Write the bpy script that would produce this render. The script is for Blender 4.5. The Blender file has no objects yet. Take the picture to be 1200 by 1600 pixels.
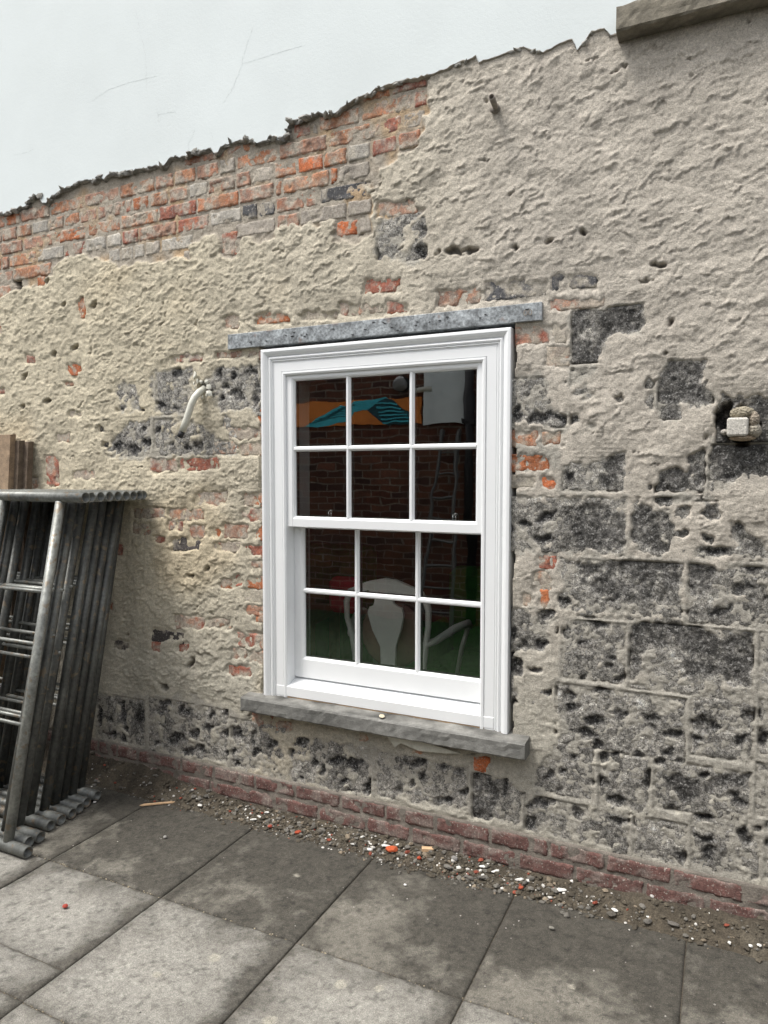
import bpy, math, random
import numpy as np
from mathutils import Matrix, Vector
random.seed(7); rng = np.random.RandomState(7)
S = bpy.context.scene; COL = S.collection
# ------------------------------------------------------------ camera, sky, sun, exposure
D, CZ = 2.70, 1.593                       # camera distance from the wall face and eye height (metres)
F = 1109.0                                # focal length in photo pixels (photo 1200 x 1600)
yaw, pit = math.radians(25.618), math.radians(-3.073)
fw = Vector((-math.sin(yaw)*math.cos(pit), math.cos(yaw)*math.cos(pit), math.sin(pit)))
rt = fw.cross(Vector((0, 0, 1))).normalized(); up = rt.cross(fw)
cam = bpy.data.cameras.new('camera'); co = bpy.data.objects.new('camera', cam); COL.objects.link(co)
cam.sensor_fit = 'VERTICAL'; cam.sensor_height = 24; cam.lens = 24*F/1600; cam.clip_end = 200; cam.clip_start = .05
co.matrix_world = Matrix(((rt.x, up.x, -fw.x, 0), (rt.y, up.y, -fw.y, -D), (rt.z, up.z, -fw.z, CZ), (0, 0, 0, 1)))
S.camera = co
SUN_EL, SUN_AZ = math.radians(64), math.radians(222)   # azimuth clockwise from +Y: the sun stands behind and left of the camera
w = bpy.data.worlds.new('World'); S.world = w; w.use_nodes = True
nt = w.node_tree; nt.nodes.clear()
sky = nt.nodes.new('ShaderNodeTexSky'); sky.sky_type = 'NISHITA'; sky.sun_disc = False
sky.sun_elevation = SUN_EL; sky.sun_rotation = SUN_AZ; sky.dust_density = 4; sky.air_density = 1.0
hs = nt.nodes.new('ShaderNodeHueSaturation'); hs.inputs['Saturation'].default_value = .22
bg = nt.nodes.new('ShaderNodeBackground'); bg.inputs[1].default_value = .135
wo = nt.nodes.new('ShaderNodeOutputWorld')
nt.links.new(sky.outputs[0], hs.inputs['Color']); nt.links.new(hs.outputs[0], bg.inputs[0]); nt.links.new(bg.outputs[0], wo.inputs[0])
sl = bpy.data.lights.new('sun', 'SUN'); sl.energy = 1.5; sl.angle = math.radians(14); sl.color = (1, .96, .9)
so = bpy.data.objects.new('sun', sl); COL.objects.link(so)
sd = Vector((math.sin(SUN_AZ)*math.cos(SUN_EL), math.cos(SUN_AZ)*math.cos(SUN_EL), math.sin(SUN_EL)))
so.rotation_euler = sd.to_track_quat('Z', 'Y').to_euler()
S.view_settings.view_transform = 'Standard'; S.view_settings.look = 'None'; S.view_settings.gamma = 1
S.view_settings.use_curve_mapping = False; S.view_settings.exposure = 0.84

# ------------------------------------------------------------ measuring: photo pixel -> point on a wall-parallel plane / on the ground
def ray(px, py):
    return rt*((px-600)/F) + up*((800-py)/F) + fw
def W(px, py, y=0.0):
    d = ray(px, py); t = (D+y)/d.y
    return d.x*t, CZ+d.z*t
def G(px, py, z=0.0):
    d = ray(px, py); t = (z-CZ)/d.z
    return d.x*t, -D+d.y*t

# ------------------------------------------------------------ object helpers
def tag(o, label=None, cat=None, group=None, kind=None):
    if label: o['label'] = label
    if cat: o['category'] = cat
    if group: o['group'] = group
    if kind: o['kind'] = kind
    return o
def empty(name, loc, label=None, cat=None, group=None, kind=None):
    o = bpy.data.objects.new(name, None); COL.objects.link(o); o.location = loc; o.empty_display_size = .1
    return tag(o, label, cat, group, kind)
def mkobj(name, verts, faces, mat, parent=None, smooth=False, cols=None):
    """verts in world coordinates; the object gets a local origin at its own centre or its parent's frame"""
    v = np.asarray(verts, dtype=np.float64).reshape(-1, 3)
    me = bpy.data.meshes.new(name)
    off = np.array(v.mean(axis=0)) if len(v) else np.zeros(3)
    v = v-off
    if isinstance(faces, np.ndarray):
        k = faces.shape[1]; nf = len(faces)
        me.vertices.add(len(v)); me.vertices.foreach_set('co', v.astype(np.float32).ravel())
        me.loops.add(nf*k); me.loops.foreach_set('vertex_index', faces.astype(np.int32).ravel())
        me.polygons.add(nf); me.polygons.foreach_set('loop_start', np.arange(0, nf*k, k, dtype=np.int32))
        me.update(calc_edges=True)
    else:
        me.from_pydata([tuple(p) for p in v], [], faces); me.update()
    if smooth: me.polygons.foreach_set('use_smooth', np.ones(len(me.polygons), dtype=bool))
    if cols is not None:
        a = me.color_attributes.new('Col', 'FLOAT_COLOR', 'POINT')
        c = np.ones((len(v), 4), dtype=np.float32); c[:, :3] = cols; a.data.foreach_set('color', c.ravel())
    if mat: me.materials.append(mat)
    o = bpy.data.objects.new(name, me); COL.objects.link(o)
    if parent:
        o.parent = parent; p = np.array(pos_of(parent)); o.location = tuple(off-p)
    else: o.location = tuple(off)
    return o
def pos_of(o):
    p = Vector(o.location)
    while o.parent: o = o.parent; p = p+Vector(o.location)
    return p
class MB:
    def __init__(s): s.v = []; s.f = []; s.c = []
    def add(s, vs, fs, c=(1, 1, 1)):
        n = len(s.v); s.v += [tuple(p) for p in vs]; s.f += [tuple(i+n for i in f) for f in fs]; s.c += [c]*len(vs); return s
    def box(s, x0, x1, y0, y1, z0, z1, b=0.0, c=(1, 1, 1)):
        if b <= 0:
            vs = [(x, y, z) for x in (x0, x1) for y in (y0, y1) for z in (z0, z1)]
            return s.add(vs, [(0, 1, 3, 2), (4, 6, 7, 5), (0, 4, 5, 1), (2, 3, 7, 6), (0, 2, 6, 4), (1, 5, 7, 3)], c)
        cx, cy, cz = (x0+x1)/2, (y0+y1)/2, (z0+z1)/2; hx, hy, hz = abs(x1-x0)/2, abs(y1-y0)/2, abs(z1-z0)/2
        vs = []; idx = {}
        for sx in (-1, 1):
            for sy in (-1, 1):
                for sz in (-1, 1):
                    for a in range(3):
                        p = [sx*(hx-(b if a != 0 else 0)), sy*(hy-(b if a != 1 else 0)), sz*(hz-(b if a != 2 else 0))]
                        idx[(sx, sy, sz, a)] = len(vs); vs.append((cx+p[0], cy+p[1], cz+p[2]))
        fs = []
        for a in range(3):
            u, v = [(1, 2), (2, 0), (0, 1)][a]
            for sg in (-1, 1):
                q = []
                for su, sv in ((-1, -1), (1, -1), (1, 1), (-1, 1)):
                    k = [0, 0, 0]; k[a] = sg; k[u] = su; k[v] = sv; q.append(idx[(k[0], k[1], k[2], a)])
                fs.append(q if sg > 0 else q[::-1])
        for a in range(3):          # edges along axis a
            u, v = [(1, 2), (2, 0), (0, 1)][a]
            for su in (-1, 1):
                for sv in (-1, 1):
                    def K(sa, ax):
                        k = [0, 0, 0]; k[a] = sa; k[u] = su; k[v] = sv; return idx[(k[0], k[1], k[2], ax)]
                    q = [K(-1, u), K(1, u), K(1, v), K(-1, v)]
                    fs.append(q if su*sv < 0 else q[::-1])
        for sx in (-1, 1):
            for sy in (-1, 1):
                for sz in (-1, 1):
                    q = [idx[(sx, sy, sz, 0)], idx[(sx, sy, sz, 1)], idx[(sx, sy, sz, 2)]]
                    fs.append(q if sx*sy*sz > 0 else q[::-1])
        return s.add(vs, fs, c)
    def tube(s, pts, r, n=12, hollow=0.0, caps=True, c=(1, 1, 1)):
        pts = [Vector(p) for p in pts]; rr = r if isinstance(r, (list, tuple)) else [r]*len(pts)
        rings = []; ref = None
        for i, p in enumerate(pts):
            t = (pts[min(i+1, len(pts)-1)]-pts[max(i-1, 0)]).normalized()
            if ref is None: ref = Vector((0, 0, 1)) if abs(t.z) < .9 else Vector((0, 1, 0))
            a = t.cross(ref).normalized(); b = a.cross(t).normalized(); ref = b
            rings.append([p+(a*math.cos(2*math.pi*k/n)+b*math.sin(2*math.pi*k/n))*rr[i] for k in range(n)])
            if hollow: rings[-1] = (rings[-1], [p+(a*math.cos(2*math.pi*k/n)+b*math.sin(2*math.pi*k/n))*(rr[i]-hollow) for k in range(n)])
        vs = []; fs = []
        if hollow:
            m = len(rings)
            for o_, i_ in rings: vs += o_
            for o_, i_ in rings: vs += i_
            for i in range(m-1):
                for k in range(n):
                    k2 = (k+1) % n
                    fs.append((i*n+k, i*n+k2, (i+1)*n+k2, (i+1)*n+k)); q = m*n
                    fs.append((q+i*n+k2, q+i*n+k, q+(i+1)*n+k, q+(i+1)*n+k2))
            for k in range(n):
                k2 = (k+1) % n; q = m*n
                fs.append((k2, k, q+k, q+k2)); e = (m-1)*n; fs.append((e+k, e+k2, q+e+k2, q+e+k))
        else:
            for r_ in rings: vs += r_
            for i in range(len(rings)-1):
                for k in range(n):
                    k2 = (k+1) % n; fs.append((i*n+k, i*n+k2, (i+1)*n+k2, (i+1)*n+k))
            if caps: fs.append(tuple(range(n))[::-1]); e = (len(rings)-1)*n; fs.append(tuple(e+k for k in range(n)))
        return s.add(vs, fs, c)
    def prism(s, poly, y0, y1, c=(1, 1, 1)):       # poly of (x, z), extruded along y
        n = len(poly)
        vs = [(x, y0, z) for x, z in poly]+[(x, y1, z) for x, z in poly]
        return s.add(vs, [tuple(range(n)), tuple(range(2*n-1, n-1, -1))]+[(i, i+n, (i+1) % n+n, (i+1) % n) for i in range(n)], c)
    def blob(s, c0, r, sub=1, jit=.25, c=(1, 1, 1), rot=None, flat=(1, 1, 1)):
        t = (1+5**.5)/2
        vs = [Vector(p).normalized() for p in [(-1, t, 0), (1, t, 0), (-1, -t, 0), (1, -t, 0), (0, -1, t), (0, 1, t), (0, -1, -t), (0, 1, -t), (t, 0, -1), (t, 0, 1), (-t, 0, -1), (-t, 0, 1)]]
        fs = [(0, 11, 5), (0, 5, 1), (0, 1, 7), (0, 7, 10), (0, 10, 11), (1, 5, 9), (5, 11, 4), (11, 10, 2), (10, 7, 6), (7, 1, 8), (3, 9, 4), (3, 4, 2), (3, 2, 6), (3, 6, 8), (3, 8, 9), (4, 9, 5), (2, 4, 11), (6, 2, 10), (8, 6, 7), (9, 8, 1)]
        for _ in range(sub):
            mid = {}; nf = []
            def m(a, b):
                k = (min(a, b), max(a, b))
                if k not in mid: mid[k] = len(vs); vs.append((vs[a]+vs[b]).normalized())
                return mid[k]
            for a, b, d in fs:
                x, y, z = m(a, b), m(b, d), m(d, a); nf += [(a, x, z), (b, y, x), (d, z, y), (x, y, z)]
            fs = nf
        R = Matrix.Rotation(random.uniform(0, 6.28), 3, 'Z') if rot is None else rot
        out = []
        for v in vs:
            q = v*(1+random.uniform(-jit, jit)); q = R@Vector((q.x*flat[0], q.y*flat[1], q.z*flat[2])); out.append(Vector(c0)+q*r)
        return s.add(out, fs, c)
    def build(s, name, mat, parent=None, smooth=False, label=None):
        o = mkobj(name, s.v, s.f, mat, parent, smooth, np.array(s.c))
        if label: o['label'] = label
        return o

# ------------------------------------------------------------ materials
def mat(name, base=(.5, .5, .5), rough=.8, metal=0, attr=False, noise=(60, .2), noise2=None, bump=(0, 0), bump2=None, ior=None, coat=0, speck=None):
    m = bpy.data.materials.new(name); m.use_nodes = True; t = m.node_tree; N = t.nodes; L = t.links
    p = N['Principled BSDF']; p.inputs['Roughness'].default_value = rough; p.inputs['Metallic'].default_value = metal
    if ior: p.inputs['IOR'].default_value = ior
    tc = N.new('ShaderNodeNewGeometry').outputs['Position']
    if attr:
        a = N.new('ShaderNodeVertexColor'); a.layer_name = 'Col'; cur = a.outputs[0]
        if base != (1, 1, 1):
            q = N.new('ShaderNodeMix'); q.data_type = 'RGBA'; q.blend_type = 'MULTIPLY'; q.inputs[0].default_value = 1
            L.new(cur, q.inputs[6]); q.inputs[7].default_value = (*base, 1); cur = q.outputs[2]
    else:
        r = N.new('ShaderNodeRGB'); r.outputs[0].default_value = (*base, 1); cur = r.outputs[0]
    def nz(sc, det=4, rg=.6):
        n = N.new('ShaderNodeTexNoise'); n.inputs['Scale'].default_value = sc; n.inputs['Detail'].default_value = det; n.inputs['Roughness'].default_value = rg
        L.new(tc, n.inputs['Vector']); return n.outputs[0]
    for q in (noise, noise2):
        if q and q[1]:
            mr = N.new('ShaderNodeMapRange'); mr.inputs[1].default_value = .3; mr.inputs[2].default_value = .7
            mr.inputs[3].default_value = 1-q[1]; mr.inputs[4].default_value = 1+q[1]; L.new(nz(q[0]), mr.inputs[0])
            mx = N.new('ShaderNodeVectorMath'); mx.operation = 'SCALE'; L.new(cur, mx.inputs[0]); L.new(mr.outputs[0], mx.inputs['Scale']); cur = mx.outputs[0]
    if speck:        # (scale, threshold, colour, amount): fine grains of another colour
        sc, th, colr, am = speck
        mr = N.new('ShaderNodeMapRange'); mr.inputs[1].default_value = th; mr.inputs[2].default_value = th+.06; mr.inputs[4].default_value = am
        L.new(nz(sc, 2, .5), mr.inputs[0]); q = N.new('ShaderNodeMix'); q.data_type = 'RGBA'
        L.new(mr.outputs[0], q.inputs[0]); L.new(cur, q.inputs[6]); q.inputs[7].default_value = (*colr, 1); cur = q.outputs[2]
    L.new(cur, p.inputs['Base Color'])
    last = None
    for b in (bump, bump2):
        if b and b[1]:
            bn = N.new('ShaderNodeBump'); bn.inputs['Distance'].default_value = b[1]; bn.inputs['Strength'].default_value = 1
            L.new(nz(b[0], 5, .65), bn.inputs['Height'])
            if last: L.new(last, bn.inputs['Normal'])
            last = bn.outputs[0]
    if last: L.new(last, p.inputs['Normal'])
    return m
M = {}
M['coat'] = mat('coat', (1, 1, 1), .95, attr=True, noise=(230, .30), noise2=(75, .16), bump=(170, .0045), bump2=(420, .002), speck=(150, .70, (.10, .09, .075), .7))
M['stone'] = mat('stone', (1, 1, 1), .9, attr=True, noise=(220, .85), noise2=(80, .6), bump=(170, .009), bump2=(360, .004), speck=(120, .585, (.40, .39, .37), .75))
M['brick'] = mat('brick', (1, 1, 1), .92, attr=True, noise=(230, .34), noise2=(70, .3), bump=(170, .0035), bump2=(380, .0015), speck=(120, .61, (.44, .41, .36), .7))
M['white_render'] = mat('white_render', (.70, .752, .752), .85, noise=(3, .025), noise2=(.9, .035), bump=(90, .0007), bump2=(380, .0004))
M['cement'] = mat('cement', (1, 1, 1), .95, attr=True, noise=(90, .3), bump=(140, .002))
M['paint'] = mat('white_gloss_paint', (.83, .845, .85), .32, noise=(5, .015), bump=(30, .0001))
M['wetpaint'] = mat('white_paint_rain_spotted', (.77, .79, .80), .25, noise=(160, .05), bump=(180, .0016))
M['plastic'] = mat('white_plastic', (.62, .61, .53), .4, noise=(30, .08), noise2=(120, .06))
M['black'] = mat('black_rubber', (.02, .02, .022), .6, noise=(50, .2))
M['sill'] = mat('sill_stone', (1, 1, 1), .9, attr=True, noise=(35, .22), noise2=(260, .18), bump=(120, .002), bump2=(400, .0008))
M['slab'] = mat('concrete_slab', (1, 1, 1), .88, attr=True, noise=(260, .42), noise2=(70, .22), bump=(230, .004), bump2=(60, .0015), speck=(240, .64, (.30, .275, .225), .35))
M['soil'] = mat('soil', (1, 1, 1), .95, attr=True, noise=(200, .35), noise2=(50, .3), bump=(120, .008), bump2=(400, .002))
M['rubble'] = mat('rubble', (1, 1, 1), .9, attr=True, noise=(260, .2), bump=(300, .001))
M['steel'] = mat('galvanised_scaffold_tube', (1, 1, 1), .46, attr=True, metal=.35, noise=(60, .28), noise2=(9, .3), bump=(90, .0008), speck=(32, .60, (.22, .175, .125), .8))
M['lintel'] = mat('galvanised_lintel', (.27, .29, .30), .55, metal=.2, noise=(90, .5), noise2=(22, .5), bump=(120, .002), speck=(14, .64, (.24, .17, .14), .6))
M['rust'] = mat('dull_pipe_metal', (.25, .22, .19), .6, metal=.3, noise=(80, .3))
M['wood'] = mat('weathered_board', (.28, .20, .13), .8, noise=(25, .3), noise2=(180, .2), bump=(200, .0008))
M['wood_dark'] = mat('dark_weathered_board', (.14, .105, .075), .85, noise=(25, .35), noise2=(160, .25), bump=(200, .0008))
M['newwood'] = mat('fresh_pine', (.62, .42, .25), .7, noise=(60, .12), bump=(300, .0003))
M['orange'] = mat('orange_mural_paint', (.85, .27, .05), .7, noise=(9, .12))
M['turq'] = mat('turquoise_mural_paint', (.08, .62, .75), .7, noise=(9, .12))
M['navy'] = mat('dark_mural_paint', (.02, .09, .11), .7, noise=(9, .12))
M['oldbrick'] = mat('yard_brick', (1, 1, 1), .9, attr=True, noise=(40, .25), noise2=(8, .2), bump=(90, .002))
M['chrome'] = mat('satin_chrome', (.75, .75, .74), .2, metal=1, noise=None)
M['chair'] = mat('white_chair_paint', (.90, .88, .83), .45, noise=(20, .06))
M['cushion'] = mat('dusky_pink_velvet', (.36, .22, .18), .9, noise=(14, .15))
M['green'] = mat('green_velvet', (.05, .26, .03), .9, noise=(14, .25))
M['red'] = mat('red_cloth', (.90, .02, .07), .85, noise=(14, .15))
M['table'] = mat('varnished_table', (.35, .18, .07), .35, noise=(30, .2))
M['room'] = mat('dark_room_paint', (.10, .095, .085), .9, noise=(4, .1))
M['carpet'] = mat('dark_green_carpet', (.03, .055, .03), .95, noise=(40, .3))
M['core'] = mat('wall_core', (.16, .13, .11), .95, noise=(30, .3))
M['ladder'] = mat('aluminium_ladder', (.13, .13, .125), .5, metal=.2, noise=(20, .15))
# glass: clear pane whose front face mirrors by Fresnel (sealed double unit, so a little stronger than one surface)
g = bpy.data.materials.new('window_glass'); g.use_nodes = True; t = g.node_tree; t.nodes.clear()
o_ = t.nodes.new('ShaderNodeOutputMaterial'); mx = t.nodes.new('ShaderNodeMixShader'); tr = t.nodes.new('ShaderNodeBsdfTransparent'); gl = t.nodes.new('ShaderNodeBsdfGlossy')
gl.inputs['Roughness'].default_value = 0.0; tr.inputs[0].default_value = (.95, .965, .955, 1)
fr = t.nodes.new('ShaderNodeFresnel'); fr.inputs[0].default_value = 1.5
ge = t.nodes.new('ShaderNodeNewGeometry'); m1 = t.nodes.new('ShaderNodeMath'); m1.operation = 'SUBTRACT'; m1.inputs[0].default_value = 1
m2 = t.nodes.new('ShaderNodeMath'); m2.operation = 'MULTIPLY'; m3 = t.nodes.new('ShaderNodeMath'); m3.operation = 'MULTIPLY'; m3.inputs[1].default_value = 7.6
nz = t.nodes.new('ShaderNodeTexNoise'); nz.inputs['Scale'].default_value = 9; nz.inputs['Detail'].default_value = 1
bp = t.nodes.new('ShaderNodeBump'); bp.inputs['Distance'].default_value = .0003
t.links.new(ge.outputs['Position'], nz.inputs['Vector']); t.links.new(nz.outputs[0], bp.inputs['Height']); t.links.new(bp.outputs[0], gl.inputs['Normal'])
t.links.new(ge.outputs['Backfacing'], m1.inputs[1]); t.links.new(fr.outputs[0], m2.inputs[0]); t.links.new(m1.outputs[0], m2.inputs[1])
t.links.new(m2.outputs[0], m3.inputs[0]); t.links.new(m3.outputs[0], mx.inputs[0]); t.links.new(tr.outputs[0], mx.inputs[1]); t.links.new(gl.outputs[0], mx.inputs[2]); t.links.new(mx.outputs[0], o_.inputs[0])
M['glass'] = g

# ------------------------------------------------------------ noise fields on a fine grid over the wall
X0, X1, Z0, Z1, GS = -4.9, 1.1, -.04, 3.36, .004
NX, NZ = int((X1-X0)/GS)+1, int((Z1-Z0)/GS)+1
gx = X0+np.arange(NX)*GS; gz = Z0+np.arange(NZ)*GS
XX, ZZ = np.meshgrid(gx, gz)
def vnoise(x, z, sc, seed, ax=1.0, az=1.0):
    r = np.random.RandomState(seed); T = r.rand(257, 257).astype(np.float32)*2-1
    u = x/(sc*ax)+100; v = z/(sc*az)+100
    i = np.floor(u).astype(int); j = np.floor(v).astype(int); fu = u-i; fv = v-j
    fu = fu*fu*(3-2*fu); fv = fv*fv*(3-2*fv); i %= 256; j %= 256
    return (T[j, i]*(1-fu)+T[j, i+1]*fu)*(1-fv)+(T[j+1, i]*(1-fu)+T[j+1, i+1]*fu)*fv
def fbm(x, z, sc, seed, octv=4, g=.5, ax=1.0, az=1.0):
    s = 0; a = 1; n = 0
    for k in range(octv):
        s = s+a*vnoise(x, z, sc/2**k, seed+k*17, ax, az); n += a; a *= g
    return s/n*1.6
def blur(a, k=1):
    for _ in range(k):
        p = np.pad(a, 1, mode='edge')
        a = (p[:-2, 1:-1]+p[2:, 1:-1]+p[1:-1, :-2]+p[1:-1, 2:]+2*p[1:-1, 1:-1]+.5*(p[:-2, :-2]+p[2:, 2:]+p[:-2, 2:]+p[2:, :-2]))/8
    return a
def sstep(a, b, x):
    t = np.clip((x-a)/(b-a), 0, 1); return t*t*(3-2*t)
WX = XX+.012*fbm(XX, ZZ, .045, 11, 4, .75)+.004*fbm(XX, ZZ, .012, 12, 2); WZ = ZZ+.012*fbm(XX, ZZ, .045, 71, 4, .75)+.004*fbm(XX, ZZ, .012, 72, 2)
def raster(A, pts, val=1.0, warp=1.0):
    """paint a polygon (wall metres) into field A, its outline roughened"""
    p = np.array(pts); m = .03
    i0 = max(int((p[:, 0].min()-m-X0)/GS), 0); i1 = min(int((p[:, 0].max()+m-X0)/GS)+1, NX)
    j0 = max(int((p[:, 1].min()-m-Z0)/GS), 0); j1 = min(int((p[:, 1].max()+m-Z0)/GS)+1, NZ)
    if i1 <= i0 or j1 <= j0: return
    x = XX[j0:j1, i0:i1]*(1-warp)+WX[j0:j1, i0:i1]*warp; z = ZZ[j0:j1, i0:i1]*(1-warp)+WZ[j0:j1, i0:i1]*warp
    ins = np.zeros(x.shape, bool); n = len(p)
    for k in range(n):
        xa, za = p[k]; xb, zb = p[(k+1) % n]
        if za == zb: continue
        c = ((za > z) != (zb > z)) & (x < (xb-xa)*(z-za)/(zb-za)+xa); ins ^= c
    s = A[j0:j1, i0:i1]; s[ins] = np.maximum(s[ins], val) if val > 0 else 0
def PX(l, y=0): return [W(a, b, y) for a, b in l]
def ell(cx, cy, rx, ry, ang=0, n=10, seed=None):
    a = math.radians(ang); r_ = random.Random(int(cx*31+cy*17)); out = []
    for k in range(n):
        t = 2*math.pi*k/n; q = 1+r_.uniform(-.42, .42); u, v = rx*q*math.cos(t), ry*q*math.sin(t)
        out.append((cx+u*math.cos(a)-v*math.sin(a), cy-(u*math.sin(a)+v*math.cos(a))))
    return out
def samp(A, x, z):
    i = np.clip(((x-X0)/GS), 0, NX-1.001); j = np.clip(((z-Z0)/GS), 0, NZ-1.001)
    a = i.astype(int); b = j.astype(int); u = i-a; v = j-b
    return (A[b, a]*(1-u)+A[b, a+1]*u)*(1-v)+(A[b+1, a]*(1-u)+A[b+1, a+1]*u)*v

# ------------------------------------------------------------ what the photograph shows on the wall (photo pixels, read off by eye)
EDGE = [(-420, 500), (-150, 372), (0, 332), (10, 335), (45, 322), (47, 314), (63, 305), (70, 318), (76, 318), (85, 308), (100, 298), (115, 292), (125, 285), (140, 282), (152, 284), (158, 277), (166, 282), (175, 273), (200, 270), (225, 265), (245, 260), (258, 262), (270, 248), (295, 245), (300, 240), (333, 233), (337, 240), (344, 240), (348, 232), (375, 222), (390, 218), (405, 225), (420, 222), (425, 213), (431, 218), (440, 222), (450, 215), (453, 200), (458, 192), (470, 188), (495, 180), (500, 177), (515, 182), (530, 176), (545, 165), (560, 155), (580, 150), (590, 141), (610, 135), (630, 128), (650, 125), (665, 122), (690, 115), (715, 103), (745, 92), (750, 100), (770, 95), (785, 87), (800, 83), (820, 78), (850, 85), (875, 72), (895, 65), (903, 81), (912, 71), (925, 52), (945, 49), (955, 58), (965, 56)]
EDGE_W = [W(a, b) for a, b in EDGE]+[(-.36, 3.12), (.2, 3.13), (1.1, 3.14)]
ew = np.array(EDGE_W)
BRICKFIELD = [(-420, 640), (0, 462), (20, 456), (40, 452), (60, 447), (78, 440), (80, 418), (100, 404), (130, 398), (165, 400), (185, 414), (210, 412), (250, 411), (300, 402), (303, 376), (340, 371), (348, 401), (370, 399), (372, 378), (430, 370), (436, 356), (475, 353), (520, 346), (524, 382), (560, 379), (583, 362), (583, 318), (568, 291), (590, 286), (600, 264), (620, 246), (655, 228), (663, 200), (669, 150), (668, 116), (560, 90), (-420, 300)]
ROWS = [  # row z offset (courses up from the first), joints along it in pixels at which the course is crossed, colour codes
 (1, [286, 340, 353, 378, 402, 457, 486, 497, 562, 645, 669], 'PPRTGRGTTR'),
 (0, [-60, -25, 8, 32, 77, 131, 186, 242, 271, 306, 342, 368, 435, 511, 597, 628, 666], 'TPOPTPTPTPGTPTRG'),
 (-1, [-70, -44, -20, 2, 26, 49, 75, 99, 124, 151, 177, 195, 206, 233, 263, 294, 325, 367, 392, 428, 464, 505, 542, 579, 621, 658], 'PTPPTWTTPPPROTPWPPGTXTWRP'),
 (-2, [-80, -34, 0, 35, 82, 136, 188, 247, 308, 373, 428, 441, 515, 528, 578], 'TPPPOTTRTPTTOG'),
 (-3, [-60, -20, 2, 14, 57, 100, 133, 166, 190, 216, 276, 327, 377, 403, 430, 476, 498, 574], 'PTPTWRWWRPRWBBPPB'),
 (-4, [-40, 20, 80], 'PT'), (-4, [168, 188, 209, 226, 250, 302], 'WWWGW'), (-4, [366, 431, 468, 542, 582], 'GPGG'),
 (-5, [286, 305], 'G'), (-5, [524, 560, 582], 'XG'), (-5, [-40, 18], 'P'), (2, [560, 610, 668], 'TR')]
LOOSE = [  # visible patches of single bricks: left, top, right, bottom, code, smear
 (400, 490, 455, 508, 'O', .2), (350, 495, 375, 515, 'P', .5), (338, 549, 402, 561, 'P', .3), (268, 553, 318, 568, 'R', .3), (568, 437, 627, 461, 'R', .1), (530, 474, 600, 496, 'R', .45), (603, 470, 636, 491, 'R', .3),
 (470, 487, 528, 503, 'P', .8), (683, 450, 752, 481, 'P', .1), (755, 441, 856, 472, 'B', .12), (860, 430, 934, 456, 'B', .1), (858, 468, 946, 487, 'R', .45), (804, 508, 860, 540, 'R', .35), (852, 543, 892, 575, 'P', .6), (862, 505, 886, 538, 'G', .5), (590, 314, 652, 343, 'P', .5),
 (798, 673, 842, 698, 'T', .1), (845, 675, 877, 696, 'T', .15), (797, 711, 859, 737, 'O', .0), (797, 743, 838, 762, 'B', .4), (845, 745, 873, 767, 'X', .1), (840, 867, 871, 889, 'R', .1), (833, 893, 864, 926, 'P', .6), (815, 928, 831, 948, 'O', .3), (843, 922, 859, 952, 'O', .2),
 (401, 640, 414, 662, 'O', .1), (402, 548, 414, 562, 'R', .2), (280, 716, 343, 736, 'R', .15), (233, 716, 278, 738, 'R', .4), (330, 690, 373, 710, 'R', .7), (374, 692, 414, 712, 'T', .6), (348, 650, 362, 670, 'R', .7), (355, 668, 414, 688, 'R', .75), (303, 768, 356, 791, 'P', .4), (380, 770, 414, 791, 'O', .35),
 (208, 794, 260, 810, 'P', .35), (263, 794, 319, 813, 'T', .3), (376, 794, 414, 816, 'R', .35), (262, 812, 286, 829, 'R', .4), (206, 815, 236, 835, 'P', .6), (295, 817, 321, 841, 'P', .3), (324, 824, 346, 842, 'O', .1), (349, 819, 390, 841, 'P', .3), (398, 822, 414, 844, 'O', .2), (241, 837, 261, 850, 'R', .4), (268, 838, 314, 860, 'K', .05),
 (333, 845, 377, 862, 'R', .8), (382, 852, 414, 871, 'R', .2), (343, 903, 363, 921, 'O', .1), (366, 895, 379, 916, 'R', .1), (384, 900, 414, 919, 'O', .1), (383, 945, 414, 961, 'P', .3), (398, 958, 414, 972, 'O', .1), (271, 960, 320, 982, 'R', .45), (324, 965, 362, 982, 'P', .6),
 (235, 983, 288, 1002, 'K', .0), (234, 1002, 252, 1018, 'R', .1), (278, 1005, 296, 1018, 'R', .2), (177, 1000, 203, 1014, 'K', .3), (370, 988, 416, 1010, 'R', .3), (362, 1012, 386, 1031, 'P', .5), (387, 1015, 416, 1037, 'R', .5), (356, 1039, 394, 1056, 'R', .3), (386, 875, 414, 893, 'P', .6), (380, 920, 414, 940, 'G', .7),
 (392, 1112, 427, 1136, 'R', .25), (429, 1124, 458, 1142, 'R', .5), (738, 1180, 766, 1204, 'X', .0), (640, 1166, 662, 1180, 'T', .3), (560, 1145, 580, 1160, 'P', .4), (345, 366, 371, 401, 'R', .2),
 (104, 565, 127, 588, 'X', 0), (119, 466, 135, 498, 'O', .1), (40, 556, 56, 569, 'R', .1), (57, 434, 70, 448, 'O', .1), (-6, 510, 5, 524, 'O', .1), (-6, 606, 8, 616, 'R', .2), (70, 712, 92, 760, 'R', .2), (180, 850, 192, 868, 'R', .2), (88, 676, 110, 692, 'P', .6), (108, 642, 128, 652, 'P', .5), (100, 596, 116, 604, 'P', .4), (665, 322, 628, 334, 'O', .2), (170, 940, 180, 955, 'R', .3), (114, 735, 150, 750, 'R', .5), (36, 745, 60, 765, 'P', .5)]
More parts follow.
